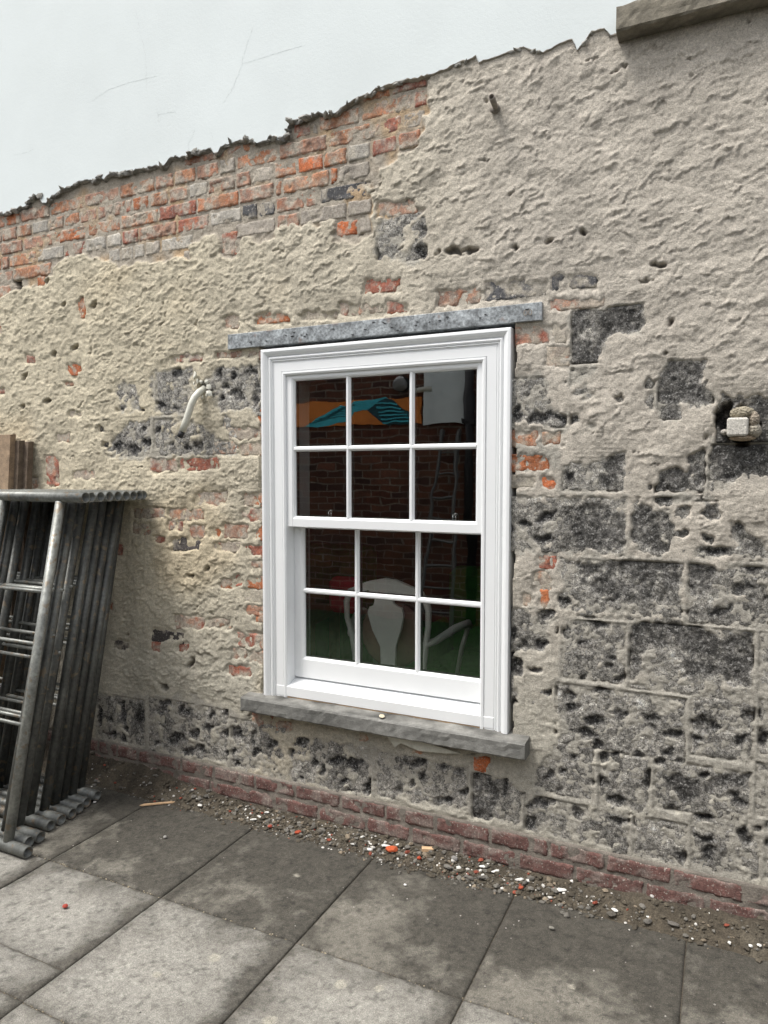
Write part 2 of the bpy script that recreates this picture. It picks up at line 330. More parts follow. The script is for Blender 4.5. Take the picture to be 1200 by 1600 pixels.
SKIN = [[(884, 962), (1000, 964), (1290, 985), (1290, 1360), (1190, 1372), (1075, 1372), (960, 1345), (850, 1322), (822, 1290), (846, 1190), (880, 1150), (862, 1085)], [(800, 690), (870, 690), (880, 735), (800, 735)], [(890, 482), (1002, 474), (1012, 500), (1004, 524), (960, 520), (936, 546), (930, 575), (925, 590), (922, 625), (900, 632), (890, 600)],
 [(797, 592), (845, 582), (862, 600), (856, 622), (872, 645), (905, 648), (902, 662), (880, 674), (797, 675)], [(915, 660), (930, 660), (928, 672), (914, 672)],
 [(1026, 590), (1050, 560), (1102, 562), (1100, 600), (1120, 622), (1105, 634), (1060, 634), (1060, 658), (1033, 660), (1026, 640), (1010, 632)],
 [(1116, 640), (1130, 612), (1150, 610), (1160, 624), (1290, 610), (1290, 765), (1200, 748), (1165, 742), (1140, 760), (1080, 770), (1078, 706), (1100, 703), (1112, 718), (1100, 668), (1118, 662)],
 [(880, 735), (900, 720), (930, 725), (950, 712), (978, 708), (978, 768), (930, 772), (800, 770), (870, 758)],
 [(796, 776), (870, 772), (978, 778), (984, 866), (900, 868), (796, 862)], [(985, 788), (1050, 800), (1052, 830), (1042, 865), (1005, 862), (985, 840)],
 [(1022, 766), (1120, 774), (1120, 782), (1060, 790), (1030, 785)], [(1085, 855), (1150, 856), (1290, 860), (1290, 872), (1085, 870)], [(1140, 815), (1200, 850), (1200, 870), (1150, 868)],
 [(872, 872), (985, 868), (1070, 874), (1068, 964), (990, 962), (893, 956), (873, 944), (880, 920)], [(1074, 876), (1290, 880), (1290, 980), (1180, 978), (1074, 968)],
 [(797, 948), (850, 953), (868, 966), (857, 985), (852, 1015), (818, 1012), (800, 1072), (812, 1088), (797, 1120)], [(905, 965), (955, 968), (945, 1000), (965, 1040), (950, 1060), (915, 1020)],
 [(983, 972), (1100, 972), (1180, 980), (1180, 1075), (1068, 1062), (1000, 1060), (980, 1040)], [(890, 1085), (960, 1060), (1000, 1068), (1040, 1090), (1075, 1078), (1075, 1165), (1000, 1165), (930, 1150), (890, 1130)],
 [(1078, 1085), (1180, 1088), (1170, 1170), (1080, 1165)], [(880, 1140), (1010, 1178), (1160, 1180), (1170, 1250), (1060, 1260), (960, 1240), (880, 1220)],
 [(850, 1270), (900, 1255), (990, 1300), (1080, 1260), (1200, 1280), (1180, 1360), (1070, 1370), (990, 1340), (870, 1320)],
 [(450, 1150), (560, 1165), (735, 1200), (800, 1225), (842, 1250), (840, 1300), (760, 1275), (590, 1245), (450, 1225)], [(150, 1085), (300, 1085), (400, 1130), (440, 1160), (445, 1220), (300, 1180), (150, 1160)],
 [(235, 580), (300, 574), (312, 600), (300, 645), (288, 652), (245, 645), (238, 610)], [(185, 600), (215, 600), (218, 640), (188, 645)], [(205, 662), (270, 645), (300, 660), (352, 690), (372, 712), (178, 718), (160, 700)], [(312, 600), (345, 574), (408, 568), (410, 655), (385, 635), (345, 642)],
 [(590, 350), (600, 343), (650, 333), (668, 345), (664, 382), (655, 417), (620, 405), (588, 400)], [(1148, 1180), (1290, 1190), (1290, 1330), (1200, 1310), (1150, 1240)], [(1184, 980), (1290, 985), (1290, 1170), (1200, 1150), (1180, 1040)]]
DARK_P = [[(892, 484), (1000, 476), (1006, 500), (1000, 520), (960, 516), (935, 544), (931, 572), (893, 574)], [(1028, 594), (1050, 563), (1100, 563), (1098, 602), (1118, 626), (1105, 630), (1075, 628), (1045, 632), (1030, 622)], [(1033, 638), (1056, 636), (1057, 656), (1036, 657)],
 [(1118, 645), (1128, 616), (1160, 624), (1290, 615), (1290, 755), (1200, 745), (1165, 740), (1150, 752), (1135, 750), (1113, 735), (1112, 700), (1103, 688), (1112, 668), (1118, 664)], [(1078, 710), (1098, 705), (1101, 725), (1095, 740), (1078, 738)], [(1037, 740), (1076, 738), (1078, 760), (1058, 768), (1020, 768), (1015, 758), (1035, 752)], [(1085, 740), (1105, 742), (1103, 755), (1088, 760)],
 [(1022, 774), (1050, 776), (1045, 790), (1030, 786)], [(988, 773), (1008, 775), (997, 785)], [(1053, 800), (1073, 790), (1075, 805)], [(1095, 806), (1100, 790), (1110, 788), (1125, 800), (1120, 812), (1108, 815)], [(1000, 790), (1010, 788), (1022, 803), (1045, 806), (1048, 820), (1038, 830), (1030, 824), (1035, 850), (1042, 862), (1020, 866), (1005, 855), (990, 842), (987, 812)],
 [(1055, 832), (1080, 828), (1070, 842)], [(1142, 830), (1155, 815), (1168, 830), (1190, 850), (1195, 868), (1170, 862), (1155, 845)], [(950, 715), (976, 710), (978, 745), (960, 748), (944, 735)], [(937, 745), (955, 744), (974, 762), (940, 766)], [(880, 792), (930, 785), (975, 805), (977, 858), (905, 858), (888, 830)],
 [(905, 880), (980, 876), (1062, 880), (1060, 925), (985, 940), (930, 925), (900, 905)], [(1078, 880), (1118, 882), (1112, 905), (1105, 930), (1080, 930)], [(985, 975), (1090, 976), (1102, 990), (1132, 1002), (1172, 990), (1180, 1040), (1170, 1073), (1140, 1070), (1130, 1055), (1068, 1060), (1070, 1035), (1040, 1008), (1008, 1012), (998, 1040), (985, 1045)],
 [(1042, 1215), (1060, 1205), (1075, 1222), (1100, 1218), (1095, 1235), (1080, 1256), (1062, 1250), (1045, 1228)], [(1100, 1222), (1130, 1216), (1160, 1211), (1175, 1202), (1165, 1225), (1140, 1230), (1118, 1240), (1102, 1232)], [(735, 1205), (770, 1210), (778, 1240), (765, 1282), (737, 1276)]]
DARK_E = [(890, 745, 9, 11), (850, 808, 18, 8, 20), (823, 818, 8, 9), (850, 840, 14, 8), (798, 825, 5, 8), (808, 650, 9, 14), (845, 652, 20, 8), (885, 655, 20, 7), (885, 938, 11, 9), (960, 938, 12, 6), (1035, 935, 14, 7), (850, 960, 13, 7), (818, 1010, 14, 8), (845, 1005, 9, 9), (800, 985, 7, 12), (805, 1045, 11, 14), (801, 1098, 7, 12),
 (878, 984, 9, 9), (932, 975, 18, 9, -20), (910, 1005, 8, 4), (955, 1028, 10, 5), (955, 1041, 7, 6), (838, 1047, 8, 4), (862, 1078, 12, 6), (890, 1087, 10, 7), (912, 1060, 8, 5), (937, 1077, 12, 6), (895, 1108, 10, 9), (973, 1060, 12, 5, 30), (972, 1114, 14, 9), (930, 1125, 16, 8), (850, 1127, 13, 4, -20), (855, 1140, 12, 5), (920, 1148, 18, 7, -15), (937, 1166, 10, 7), (945, 1187, 8, 6), (895, 1183, 8, 5), (963, 1180, 6, 5), (995, 1180, 10, 8), (858, 1210, 10, 9), (876, 1208, 9, 6), (938, 1218, 12, 9), (875, 1232, 7, 4), (845, 1253, 19, 9, 20), (963, 1250, 14, 8), (900, 1270, 8, 6, -30), (966, 1284, 17, 8, -15), (830, 1285, 8, 12), (788, 1225, 5, 24),
 (1022, 1122, 14, 7), (1018, 1138, 8, 5), (1052, 1147, 15, 6), (1100, 1133, 20, 11, -20), (1090, 1156, 10, 6), (1175, 1120, 13, 10), (1160, 1156, 13, 10), (1192, 1152, 9, 11), (1048, 1175, 9, 8), (1062, 1187, 8, 6), (1033, 1190, 7, 5), (1015, 1220, 8, 12), (1103, 1210, 12, 5), (1155, 1250, 18, 8, -25), (1050, 1268, 14, 8), (985, 1285, 6, 9), (1065, 1337, 11, 10), (1100, 1276, 20, 7), (1100, 1310, 14, 8), (1110, 1335, 11, 13), (1165, 1303, 10, 16), (1190, 1293, 14, 5), (1195, 1320, 5, 5), (1125, 955, 20, 8), (1165, 920, 14, 8), (1150, 882, 12, 5), (1178, 890, 11, 9), (1075, 957, 13, 6), (1196, 925, 7, 12), (1135, 745, 12, 5), (1093, 776, 7, 5), (1110, 778, 11, 4), (1105, 843, 11, 4, -35), (1120, 862, 30, 4),
 (650, 1192, 15, 7), (695, 1200, 7, 7), (658, 1212, 6, 9), (645, 1225, 4, 7), (695, 1250, 19, 7), (622, 1236, 6, 6), (716, 1205, 9, 6), (742, 1275, 15, 7), (724, 1236, 8, 5), (425, 1162, 7, 8), (472, 1160, 9, 7), (397, 1155, 4, 12), (401, 1173, 6, 8), (455, 1178, 5, 8), (492, 1195, 6, 7), (525, 1190, 11, 8), (553, 1192, 14, 10), (503, 1205, 4, 11), (471, 1217, 4, 5), (536, 1222, 6, 4), (545, 1236, 10, 4), (579, 1228, 7, 12),
 (366, 1146, 17, 10), (193, 1113, 5, 16), (196, 1137, 4, 8), (191, 1098, 6, 3), (172, 1121, 5, 5), (285, 1108, 7, 6), (296, 1112, 6, 4), (332, 1117, 6, 6), (357, 1105, 6, 14), (275, 1155, 11, 10, 30), (305, 1147, 8, 9), (325, 1138, 8, 7), (295, 1177, 11, 8, 20), (312, 1170, 9, 7), (362, 1175, 8, 6), (370, 1192, 6, 6), (157, 1120, 4, 18), (176, 1148, 5, 5), (194, 1155, 4, 7), (245, 1160, 6, 5), (250, 1110, 9, 5), (218, 1125, 8, 18), (258, 1100, 8, 6),
 (280, 583, 9, 7), (252, 633, 9, 6), (275, 638, 6, 4), (224, 668, 5, 5), (247, 672, 5, 7), (185, 697, 8, 7), (230, 692, 7, 6), (210, 703, 8, 8), (291, 703, 6, 6), (310, 698, 9, 7), (328, 697, 3, 6), (270, 693, 4, 4), (345, 582, 4, 11, -15), (366, 588, 4, 9, -20), (354, 604, 6, 8), (370, 618, 10, 7), (348, 622, 5, 3), (393, 582, 9, 6), (400, 612, 6, 22), (188, 640, 6, 5), (174, 613, 6, 4), (138, 668, 4, 3), (160, 671, 4, 4), (166, 693, 5, 4), (223, 640, 5, 4), (655, 395, 12, 12), (592, 398, 4, 9), (660, 360, 6, 10)]
HOLES = [(712, 392, 10, 7), (736, 390, 8, 6), (1030, 413, 13, 4), (914, 366, 6, 4), (858, 378, 9, 2, 25), (686, 392, 6, 2, 20), (86, 555, 3, 4), (128, 469, 4, 4), (28, 438, 6, 8), (30, 450, 5, 5), (66, 428, 7, 5), (75, 441, 4, 4), (75, 628, 6, 3, 40), (42, 588, 6, 3, 55), (147, 478, 8, 2, 45), (37, 635, 3, 4), (118, 543, 6, 3, 30), (322, 607, 8, 8), (1133, 655, 13, 20), (1125, 640, 8, 10), (1016, 598, 4, 8), (1052, 505, 3, 6), (808, 385, 5, 4), (760, 160, 2, 2), (100, 478, 5, 2, 30), (326, 890, 5, 2, 40), (300, 900, 4, 2), (200, 990, 2, 2), (313, 1022, 2, 2), (300, 1035, 4, 8, -20), (258, 1072, 4, 5, -30), (966, 620, 7, 6)]
STONES = [  # left, top, right, bottom
 (892, 484, 1012, 570), (892, 577, 1024, 664), (797, 590, 886, 672), (1028, 563, 1116, 660), (1120, 604, 1330, 693), (1108, 695, 1330, 775), (1025, 668, 1104, 770), (878, 690, 1020, 768), (797, 774, 980, 863), (986, 776, 1080, 870), (1086, 782, 1330, 874),
 (872, 870, 1069, 962), (1075, 880, 1330, 975), (797, 948, 872, 1020), (878, 966, 978, 1060), (984, 970, 1180, 1077), (1186, 985, 1330, 1082), (797, 1026, 862, 1098), (868, 1066, 1074, 1162), (1080, 1083, 1180, 1180), (1186, 1090, 1330, 1180),
 (826, 1150, 930, 1235), (936, 1172, 1016, 1262), (1022, 1183, 1175, 1262), (1181, 1190, 1330, 1275), (820, 1240, 984, 1320), (990, 1272, 1074, 1350), (1080, 1272, 1190, 1385), (1196, 1282, 1330, 1400),
 (452, 1142, 579, 1236), (584, 1170, 732, 1268), (737, 1206, 816, 1280), (360, 1120, 448, 1210), (140, 1078, 226, 1150), (230, 1086, 356, 1175), (180, 578, 240, 645), (244, 578, 308, 650), (312, 574, 412, 655), (150, 655, 236, 716), (240, 655, 372, 714), (588, 340, 668, 418), (640, 440, 640, 440)][:-1]

MB_ = np.zeros_like(XX); MS_ = MB_.copy(); MD_ = MB_.copy(); MH_ = MB_.copy(); SOL = MB_.copy()
rj = random.Random(77)
def ragged(l, step, j):
    out = []
    for (xa, ya), (xb, yb) in zip(l, l[1:]+l[:1]):
        n = max(int(math.hypot(xb-xa, yb-ya)/step), 1)
        for k in range(n): out.append((xa+(xb-xa)*k/n+rj.uniform(-j, j), ya+(yb-ya)*k/n+rj.uniform(-j, j)))
    return out
raster(MB_, PX(ragged(BRICKFIELD, 9, 6)))
for l, t_, r, b, c, s in LOOSE:
    if c in 'XO' and r-l < 30: raster(MB_, PX(ell((l+r)/2, (t_+b)/2, (r-l)/2, (b-t_)/2)))
    else: raster(MB_, PX(ragged([(l+2, t_), (r-2, t_), (r, t_+2), (r, b-2), (r-2, b), (l+2, b), (l, b-2), (l, t_+2)], 6, min(b-t_, 18)*.13)), 1, 1)
for p in SKIN: raster(MS_, PX(ragged(p, 7, 4)))
MK_ = np.zeros_like(XX)
for p in DARK_P: q_ = PX(ragged(p, 6, 3)); raster(MD_, q_); raster(MK_, q_, .80)
for e in DARK_E: q_ = PX(ell(*e)); raster(MD_, q_); raster(MK_, q_, 1.0)
for e in HOLES: raster(MH_, PX(ell(*e)))
stone_rects = []
for l, t_, r, b in STONES:
    xa, za = W(l, t_); _, zb = W(l, b); xb, _ = W(r, (t_+b)/2)
    stone_rects.append((xa, xb, zb, za)); raster(SOL, [(xa, zb), (xb, zb), (xb, za), (xa, za)], 1, 0)
# bricks of the bare courses
PAL = {'P': (.37, .215, .15), 'T': (.44, .215, .12), 'R': (.33, .12, .08), 'O': (.42, .145, .06), 'X': (.52, .155, .06), 'Q': (.165, .085, .073), 'W': (.44, .41, .36), 'G': (.37, .33, .28), 'B': (.10, .10, .105), 'K': (.075, .066, .064)}
bricks = []      # x0, x1, z0, z1, colour, smear, proud
def row_z(k, X): return 3.0+.076*k+(X+2.703)*.012
def row_x(k, px):
    lo, hi = -200., 900.
    for _ in range(30):
        m = (lo+hi)/2
        if W(m, 0)[0] < -90: pass
        # pixel column -> wall X at the height of this course
        break
    z = 3.0+.076*k; d0 = ray(px, 0); d1 = ray(px, 800)
    # solve for the row: intersect the column's wall line with z
    (xa, za), (xb, zb) = W(px, 0), W(px, 800); t = (z-za)/(zb-za); return xa+(xb-xa)*t
for k, js, cs in ROWS:
    xs = [row_x(k, j) for j in js]
    for i, c in enumerate(cs):
        if i+1 >= len(xs): break
        xa, xb = xs[i]+.005, xs[i+1]-.005; zc = row_z(k, (xa+xb)/2)
        bricks.append((xa, xb, zc-.0325, zc+.0315, c, .20 if c in 'PTRO' else .12, random.uniform(-.003, .003)))
for l, t_, r, b, c, s in LOOSE:
    if r < l: continue
    xa, za = W(l, t_); xb, _ = W(r, (t_+b)/2); _, zb = W(l, b)
    bricks.append((xa+.001, xb-.001, zb-.002, za+.004, c, s, -.001))
# two brick courses at the foot
C1 = [-140, -60, 20, 92, 157, 186, 286, 337, 401, 463, 534, 604, 682, 767, 859, 947, 1051, 1163, 1275, 1400]
C2 = [-100, -10, 60, 130, 225, 280, 331, 431, 500, 575, 644, 723, 810, 899, 1008, 1105, 1215, 1330]
plinth = []
for js, z0, z1, yy in ((C1, .112, .172, 1230), (C2, .036, .100, 1260)):
    for i in range(len(js)-1):
        def fx(px):
            (xa, za), (xb, zb) = W(px, 1000), W(px, 1500); return xa+(xb-xa)*(((z0+z1)/2-za)/(zb-za))
        plinth.append((fx(js[i])+.005, fx(js[i+1])-.005, z0, z1, 'Q', .22, 0))

# ------------------------------------------------------------ heights
lowr = sstep(1.25, 1.0, ZZ)*sstep(-.9, -.6, XX); resn = fbm(XX, ZZ, .085, 1601, 5, .8)-.07*lowr+.14*sstep(.8, .6, ZZ)*sstep(-1.4, -1.9, XX)+.10*sstep(.55, .3, ZZ)*sstep(-1.0, -.7, XX); res = sstep(.30, .60, resn)          # scabs of render left clinging to the stones
MS_ = MS_*(1-res); MD_ = MD_*(1-.9*sstep(.45, .7, fbm(XX, ZZ, .06, 1651, 5, .75)))
MBs, MSs, MDs, MHs = blur(MB_, 1), blur(MS_, 1), blur(MD_, 1), blur(MH_, 1)
right = sstep(-2.3, -1.2, XX)                       # broad hack marks to the right, crumbly mortar to the left
base = .0095+.004*fbm(XX, ZZ, .45, 3, 3)
H = base+.016
def scoops(n, xr, zr, La, Wa, slope, angs, depth, seed):
    r = np.random.RandomState(seed)
    for _ in range(n):
        cx, cz = r.uniform(*xr), r.uniform(*zr); L = r.uniform(*La); w_ = r.uniform(*Wa); a = math.radians(r.normal(*angs[r.randint(len(angs))]))
        R_ = max(L, w_); i0 = max(int((cx-R_-X0)/GS), 0); i1 = min(int((cx+R_-X0)/GS), NX); j0 = max(int((cz-R_-Z0)/GS), 0); j1 = min(int((cz+R_-Z0)/GS), NZ)
        if i1-i0 < 2 or j1-j0 < 2: continue
        x = WX[j0:j1, i0:i1]-cx; z = WZ[j0:j1, i0:i1]-cz; u = (x*math.cos(a)+z*math.sin(a))/L; v = (-x*math.sin(a)+z*math.cos(a))/w_
        d = r.uniform(*depth)
        pl = base[j0:j1, i0:i1]-d+slope*r.uniform(.5, 1.5)*w_*v+.022*(u*u+v*v)
        s = H[j0:j1, i0:i1]; np.minimum(s, np.where(u*u+v*v < 1, pl, 9), out=s)
scoops(7500, (-3.0, 1.1), (.05, 3.3), (.025, .075), (.006, .018), -.38, [(8, 10), (4, 8), (55, 14)], (.000, .005), 5)
scoops(2500, (-3.0, 1.1), (.05, 3.3), (.03, .08), (.010, .026), .30, [(8, 12), (45, 20)], (.000, .005), 15)
scoops(7000, (-4.9, -1.6), (.05, 3.1), (.012, .040), (.006, .016), -.30, [(12, 22), (45, 25)], (-.001, .005), 6)
H = np.minimum(H, base+.003)
def flakes(sc, ang, ax, seed, n, tilt):
    a = math.radians(ang); u = WX*math.cos(a)+WZ*math.sin(a); v = -WX*math.sin(a)+WZ*math.cos(a)
    f = fbm(u, v, sc, seed, 4, .55, ax, 1.0)*n; k = np.floor(f); t = f-k
    return (k+sstep(.0, .16, t)-tilt*t)/n
fl_r = .0095*flakes(.055, 9, 2.0, 1401, 7, .75)+.004*flakes(.03, 50, 1.8, 1451, 5, .7)
fl_l = .0075*flakes(.040, 12, 1.4, 1501, 6, .7)+.004*flakes(.02, 40, 1.3, 1551, 5, .6)
H = base+(H-base)*.30+(fl_r*.42*right+fl_l*.5*(1-right))
def scarps(n, xr, zr, La, A, angs, seed):
    """torn ledges: the skin swells over 15 mm and then breaks off in a sharp lip facing down"""
    r = np.random.RandomState(seed); out = np.zeros_like(H)
    for _ in range(n):
        cx, cz = r.uniform(*xr), r.uniform(*zr); L = r.uniform(*La); w_ = r.uniform(.008, .020); an = angs[r.randint(len(angs))]; a = math.radians(r.normal(*an)); am = r.uniform(*A); cv = r.normal(0, .25)
        i0 = max(int((cx-L-X0)/GS), 0); i1 = min(int((cx+L-X0)/GS), NX); j0 = max(int((cz-L-Z0)/GS), 0); j1 = min(int((cz+L-Z0)/GS), NZ)
        if i1-i0 < 2 or j1-j0 < 2: continue
        x = WX[j0:j1, i0:i1]-cx; z = WZ[j0:j1, i0:i1]-cz; u = (x*math.cos(a)+z*math.sin(a))/L; v = (-x*math.sin(a)+z*math.cos(a))+cv*L*u*u
        e = np.clip(1-u*u, 0, 1)
        h_ = np.where(v > 0, np.clip(1-v/w_, 0, 1), -.6*np.clip(1+v/.0055, 0, 1))*e*am
        s_ = out[j0:j1, i0:i1]; np.copyto(s_, np.where(np.abs(h_) > np.abs(s_), h_, s_))
    return out
H += scarps(4200, (-3.0, 1.1), (.15, 3.3), (.012, .055), (.0025, .0080), [(9, 7), (9, 7), (5, 10), (52, 12)], 91)
H += scarps(3600, (-4.9, -1.5), (.15, 3.1), (.010, .034), (.0025, .0068), [(12, 14), (48, 18), (5, 20)], 92)
crumb = fbm(XX, ZZ, .028, 201, 4, .6); ridg = 1-np.abs(fbm(XX, ZZ, .06, 301, 4, .6))*2
H += (.0016*(1-right)+.0006*right)*crumb+.0008*(1-right)*ridg+.0016*fbm(XX, ZZ, .010, 401, 2)
# sharp little notches
r = np.random.RandomState(44)
for _ in range(130):
    cx, cz = r.uniform(-4.6, .6), r.uniform(.25, 3.1); L = r.uniform(.008, .032); q = r.uniform(.0012, .0032); a = r.normal(.25, .5)
    n = 8; pts = [(cx+L*math.cos(2*math.pi*k/n)*math.cos(a)-q*math.sin(2*math.pi*k/n)*math.sin(a), cz+L*math.cos(2*math.pi*k/n)*math.sin(a)+q*math.sin(2*math.pi*k/n)*math.cos(a)) for k in range(n)]
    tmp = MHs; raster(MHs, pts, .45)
low = sstep(1.15, .7, ZZ)*sstep(-1.0, -.7, XX)        # thinner, greyer smear low on the right
thin = np.clip(np.maximum(MBs*(ZZ < 2.55), np.maximum(MSs, MDs)), 0, 1)
k4 = thin[::4, ::4]; k4 = blur(k4, 14); thin = np.clip(np.repeat(np.repeat(k4, 4, 0), 4, 1)[:NZ, :NX]*2.2, 0, 1)
if thin.shape != H.shape: thin = np.pad(thin, ((0, NZ-thin.shape[0]), (0, NX-thin.shape[1])), mode='edge')
thin = np.maximum(thin, low*.95)
H = H*(1-.76*thin)+.0010*thin+thin*(.0016*crumb+.0013*fbm(XX, ZZ, .012, 1901, 3, .8)+.30*scarps(2500, (-3.2, 1.1), (.15, 2.4), (.012, .04), (.003, .008), [(9, 10), (45, 25)], 93))
fine = fbm(XX, ZZ, .014, 501, 3, .8); mid_ = fbm(XX, ZZ, .05, 601, 3)
Hst = -.0002+.0045*fbm(XX, ZZ, .05, 701, 4, .7)+.0028*fine-MDs*(.002+.007*sstep(.75, 1, blur(MK_, 1))+.008*np.abs(fbm(XX, ZZ, .035, 801, 4, .75)))   # stone face
Hc = H.copy()
tS = -.0010+.0042*fbm(XX, ZZ, .018, 551, 3, .8)+.0022*mid_
Hc = Hc*(1-MSs)+MSs*np.where(SOL > .5, tS, .004+.002*fine)
tD = np.where(SOL > .5, -.022, .001+.002*fine)
Hc = Hc*(1-MDs)+MDs*tD
Hc = Hc*(1-MBs)+MBs*(-.0038+.0034*crumb+.0015*fine)
Hc = Hc-MHs*.03
topg = np.interp(XX, ew[:, 0], ew[:, 1]); cap = .0125+.0015*crumb+.10*sstep(.0, .12, topg-ZZ-.02); Hc = np.minimum(Hc, cap)
foot = sstep(.198, .176, ZZ+.012*fbm(XX, ZZ, .05, 1801, 4, .7)); Hc = Hc*(1-foot)+foot*.002
big = blur(MB_*0, 1); raster(big, PX(ell(1137, 655, 15, 24))); raster(big, PX(ell(1153, 662, 30, 30)), .5); raster(big, PX(ell(318, 606, 7, 7))); Hc = Hc-blur(big)*.09; Hst = Hst-blur(big)*.09
# ------------------------------------------------------------ colours of the coat
n1, n2 = fbm(XX, ZZ, .6, 901, 3), fbm(XX, ZZ, .12, 902, 4)
def lerp(a, b, t): return a*(1-t[..., None])+b*t[..., None]
A3 = lambda *c: np.array(c, dtype=np.float64)
C = np.ones(XX.shape+(3,))*A3(.425, .385, .305)
C = lerp(C, A3(.465, .415, .31), sstep(-1.6, -2.6, XX)*.9)
C = lerp(C, A3(.40, .365, .315), sstep(-1.6, -.6, XX)*.9)
C = lerp(C, A3(.375, .355, .30), sstep(1.3, .5, ZZ)*.8)
C = lerp(C, A3(.50, .40, .25), sstep(.25, .8, n1)*.35*(1-right))
C = C*1.22*(1+.10*n2+.10*fbm(XX, ZZ, .03, 907, 3, .7))[..., None]
C = lerp(C, A3(.365, .345, .30)*1.0, MSs*.85)
mort = lerp(np.ones(XX.shape+(3,))*A3(.40, .355, .29), A3(.47, .34, .21), sstep(.0, .9, n2))
C = lerp(C, mort, MBs*sstep(2.45, 2.6, ZZ)+0*ZZ)
C = lerp(C, A3(.06, .055, .05), np.clip(MHs, 0, 1)*.75)  # holes and notches tinted near black: their shade put into the coat colour
CS_skin = np.ones(XX.shape+(3,))*A3(.30, .285, .255)*(1+.25*fbm(XX, ZZ, .03, 903, 3))[..., None]
dkm = np.clip(blur(MK_, 1)-.9*sstep(.05, .6, fbm(XX, ZZ, .05, 904, 5, .85)), 0, 1); grn = fbm(XX, ZZ, .012, 905, 2, .8)
CS = lerp(CS_skin*(1+.3*grn)[..., None], A3(.060, .058, .056)*(1+.7*np.clip(fbm(XX, ZZ, .04, 1701, 4, .75), -.6, 1.5))[..., None], dkm); CS = np.clip(CS*(1+.5*fbm(XX, ZZ, .025, 906, 3, .8))[..., None]*(1+.40*fbm(XX, ZZ, .15, 908, 3, .7))[..., None], .012, .6)

# ------------------------------------------------------------ THE WALL
wall = empty('house_wall', (-1.3, .1, 0), 'hacked back rear house wall of beige render, dark stone blocks and bare brick', 'wall')
OX0, OX1, OZ0, OZ1 = -1.922, -.734, .53, 2.19          # window opening
# coat sheet: columns spaced like the photo's pixels, finer to the right
xs = [X0]
while xs[-1] < X1-.01:
    x = xs[-1]; dpt = 2.7/(2.7/math.hypot(2.7, x)); xs.append(x+(.0046 if x > -1.3 else .0046+.0030*min((-1.3-x)/2.4, 1)) if -3.9 < x < .28 else x+.03)
zs = [Z0+.04]
while zs[-1] < 3.30: zs.append(zs[-1]+.0046)
xs, zs = np.array(xs), np.array(zs); sx, sz = np.meshgrid(xs, zs)
hh = samp(Hc, sx, sz); cc = np.stack([samp(C[..., k], sx, sz) for k in range(3)], -1)
jx = .006*fbm(sx, sz, .06, 31, 3); insd = np.minimum(np.minimum(sx-OX0+jx, OX1-sx+jx), np.minimum(sz-OZ0, OZ1-sz))   # >0 inside the opening
yy = -hh; yy = np.where(insd > 0, .10, yy)
topz = np.interp(sx, ew[:, 0], ew[:, 1]); keepv = (sz < topz+.05) & (insd < .012)
idx = np.arange(sx.size).reshape(sx.shape)
q = np.stack([idx[:-1, :-1], idx[:-1, 1:], idx[1:, 1:], idx[1:, :-1]], -1).reshape(-1, 4)
kf = keepv.ravel()[q].all(1); q = q[kf]; used = np.unique(q); re = -np.ones(sx.size, int); re[used] = np.arange(len(used)); q = re[q]
V = np.stack([sx, yy, sz], -1).reshape(-1, 3)[used]; cv = cc.reshape(-1, 3)[used]
mkobj('render_coat', V, q, M['coat'], wall, False, cv)
# solid wall behind
mb = MB(); BK = .32
mb.box(-6.5, OX0, .11, BK, -.3, 5.4).box(OX1, 3.0, .11, BK, -.3, 5.4).box(OX0, OX1, .11, BK, -.3, OZ0).box(OX0, OX1, .11, BK, OZ1, 5.4)
mb.build('wall_core', M['core'], wall)

def face_grid(x0, x1, z0, z1, step, hfun, cfun, name, m, parent, back=.05, flatten=0):
    nx, nz = max(int((x1-x0)/step)+1, 3), max(int((z1-z0)/step)+1, 3)
    a, b = np.meshgrid(np.linspace(x0, x1, nx), np.linspace(z0, z1, nz))
    h = hfun(a, b); c = cfun(a, b)
    V = np.stack([a, -h, b], -1).reshape(-1, 3); id_ = np.arange(nx*nz).reshape(nz, nx)
    f = np.stack([id_[:-1, :-1], id_[:-1, 1:], id_[1:, 1:], id_[1:, :-1]], -1).reshape(-1, 4)
    ring = np.concatenate([id_[0, :], id_[1:, -1], id_[-1, -2::-1], id_[-2:0:-1, 0]])
    Vb = V[ring].copy(); Vb[:, 1] = back; n = len(V); k = len(ring); rb = np.arange(n, n+k)
    side = np.stack([ring, rb, np.roll(rb, -1), np.roll(ring, -1)], -1)
    return mkobj(name, np.vstack([V, Vb]), np.vstack([f, side]), m, parent, False, np.vstack([c.reshape(-1, 3), c.reshape(-1, 3)[ring]]))
for (xa, xb, za, zb) in stone_rects:
    def hf(a, b):
        e = np.minimum(np.minimum(a-xa, xb-a), np.minimum(b-za, zb-b)); return samp(Hst, a, b)-.006*(1-sstep(0, .012, e))
    def cf(a, b): return np.stack([samp(CS[..., k], a, b) for k in range(3)], -1)
    face_grid(xa+.003, xb-.003, za+.003, zb-.003, .0055, hf, cf, 'stone_block', M['stone'], wall)
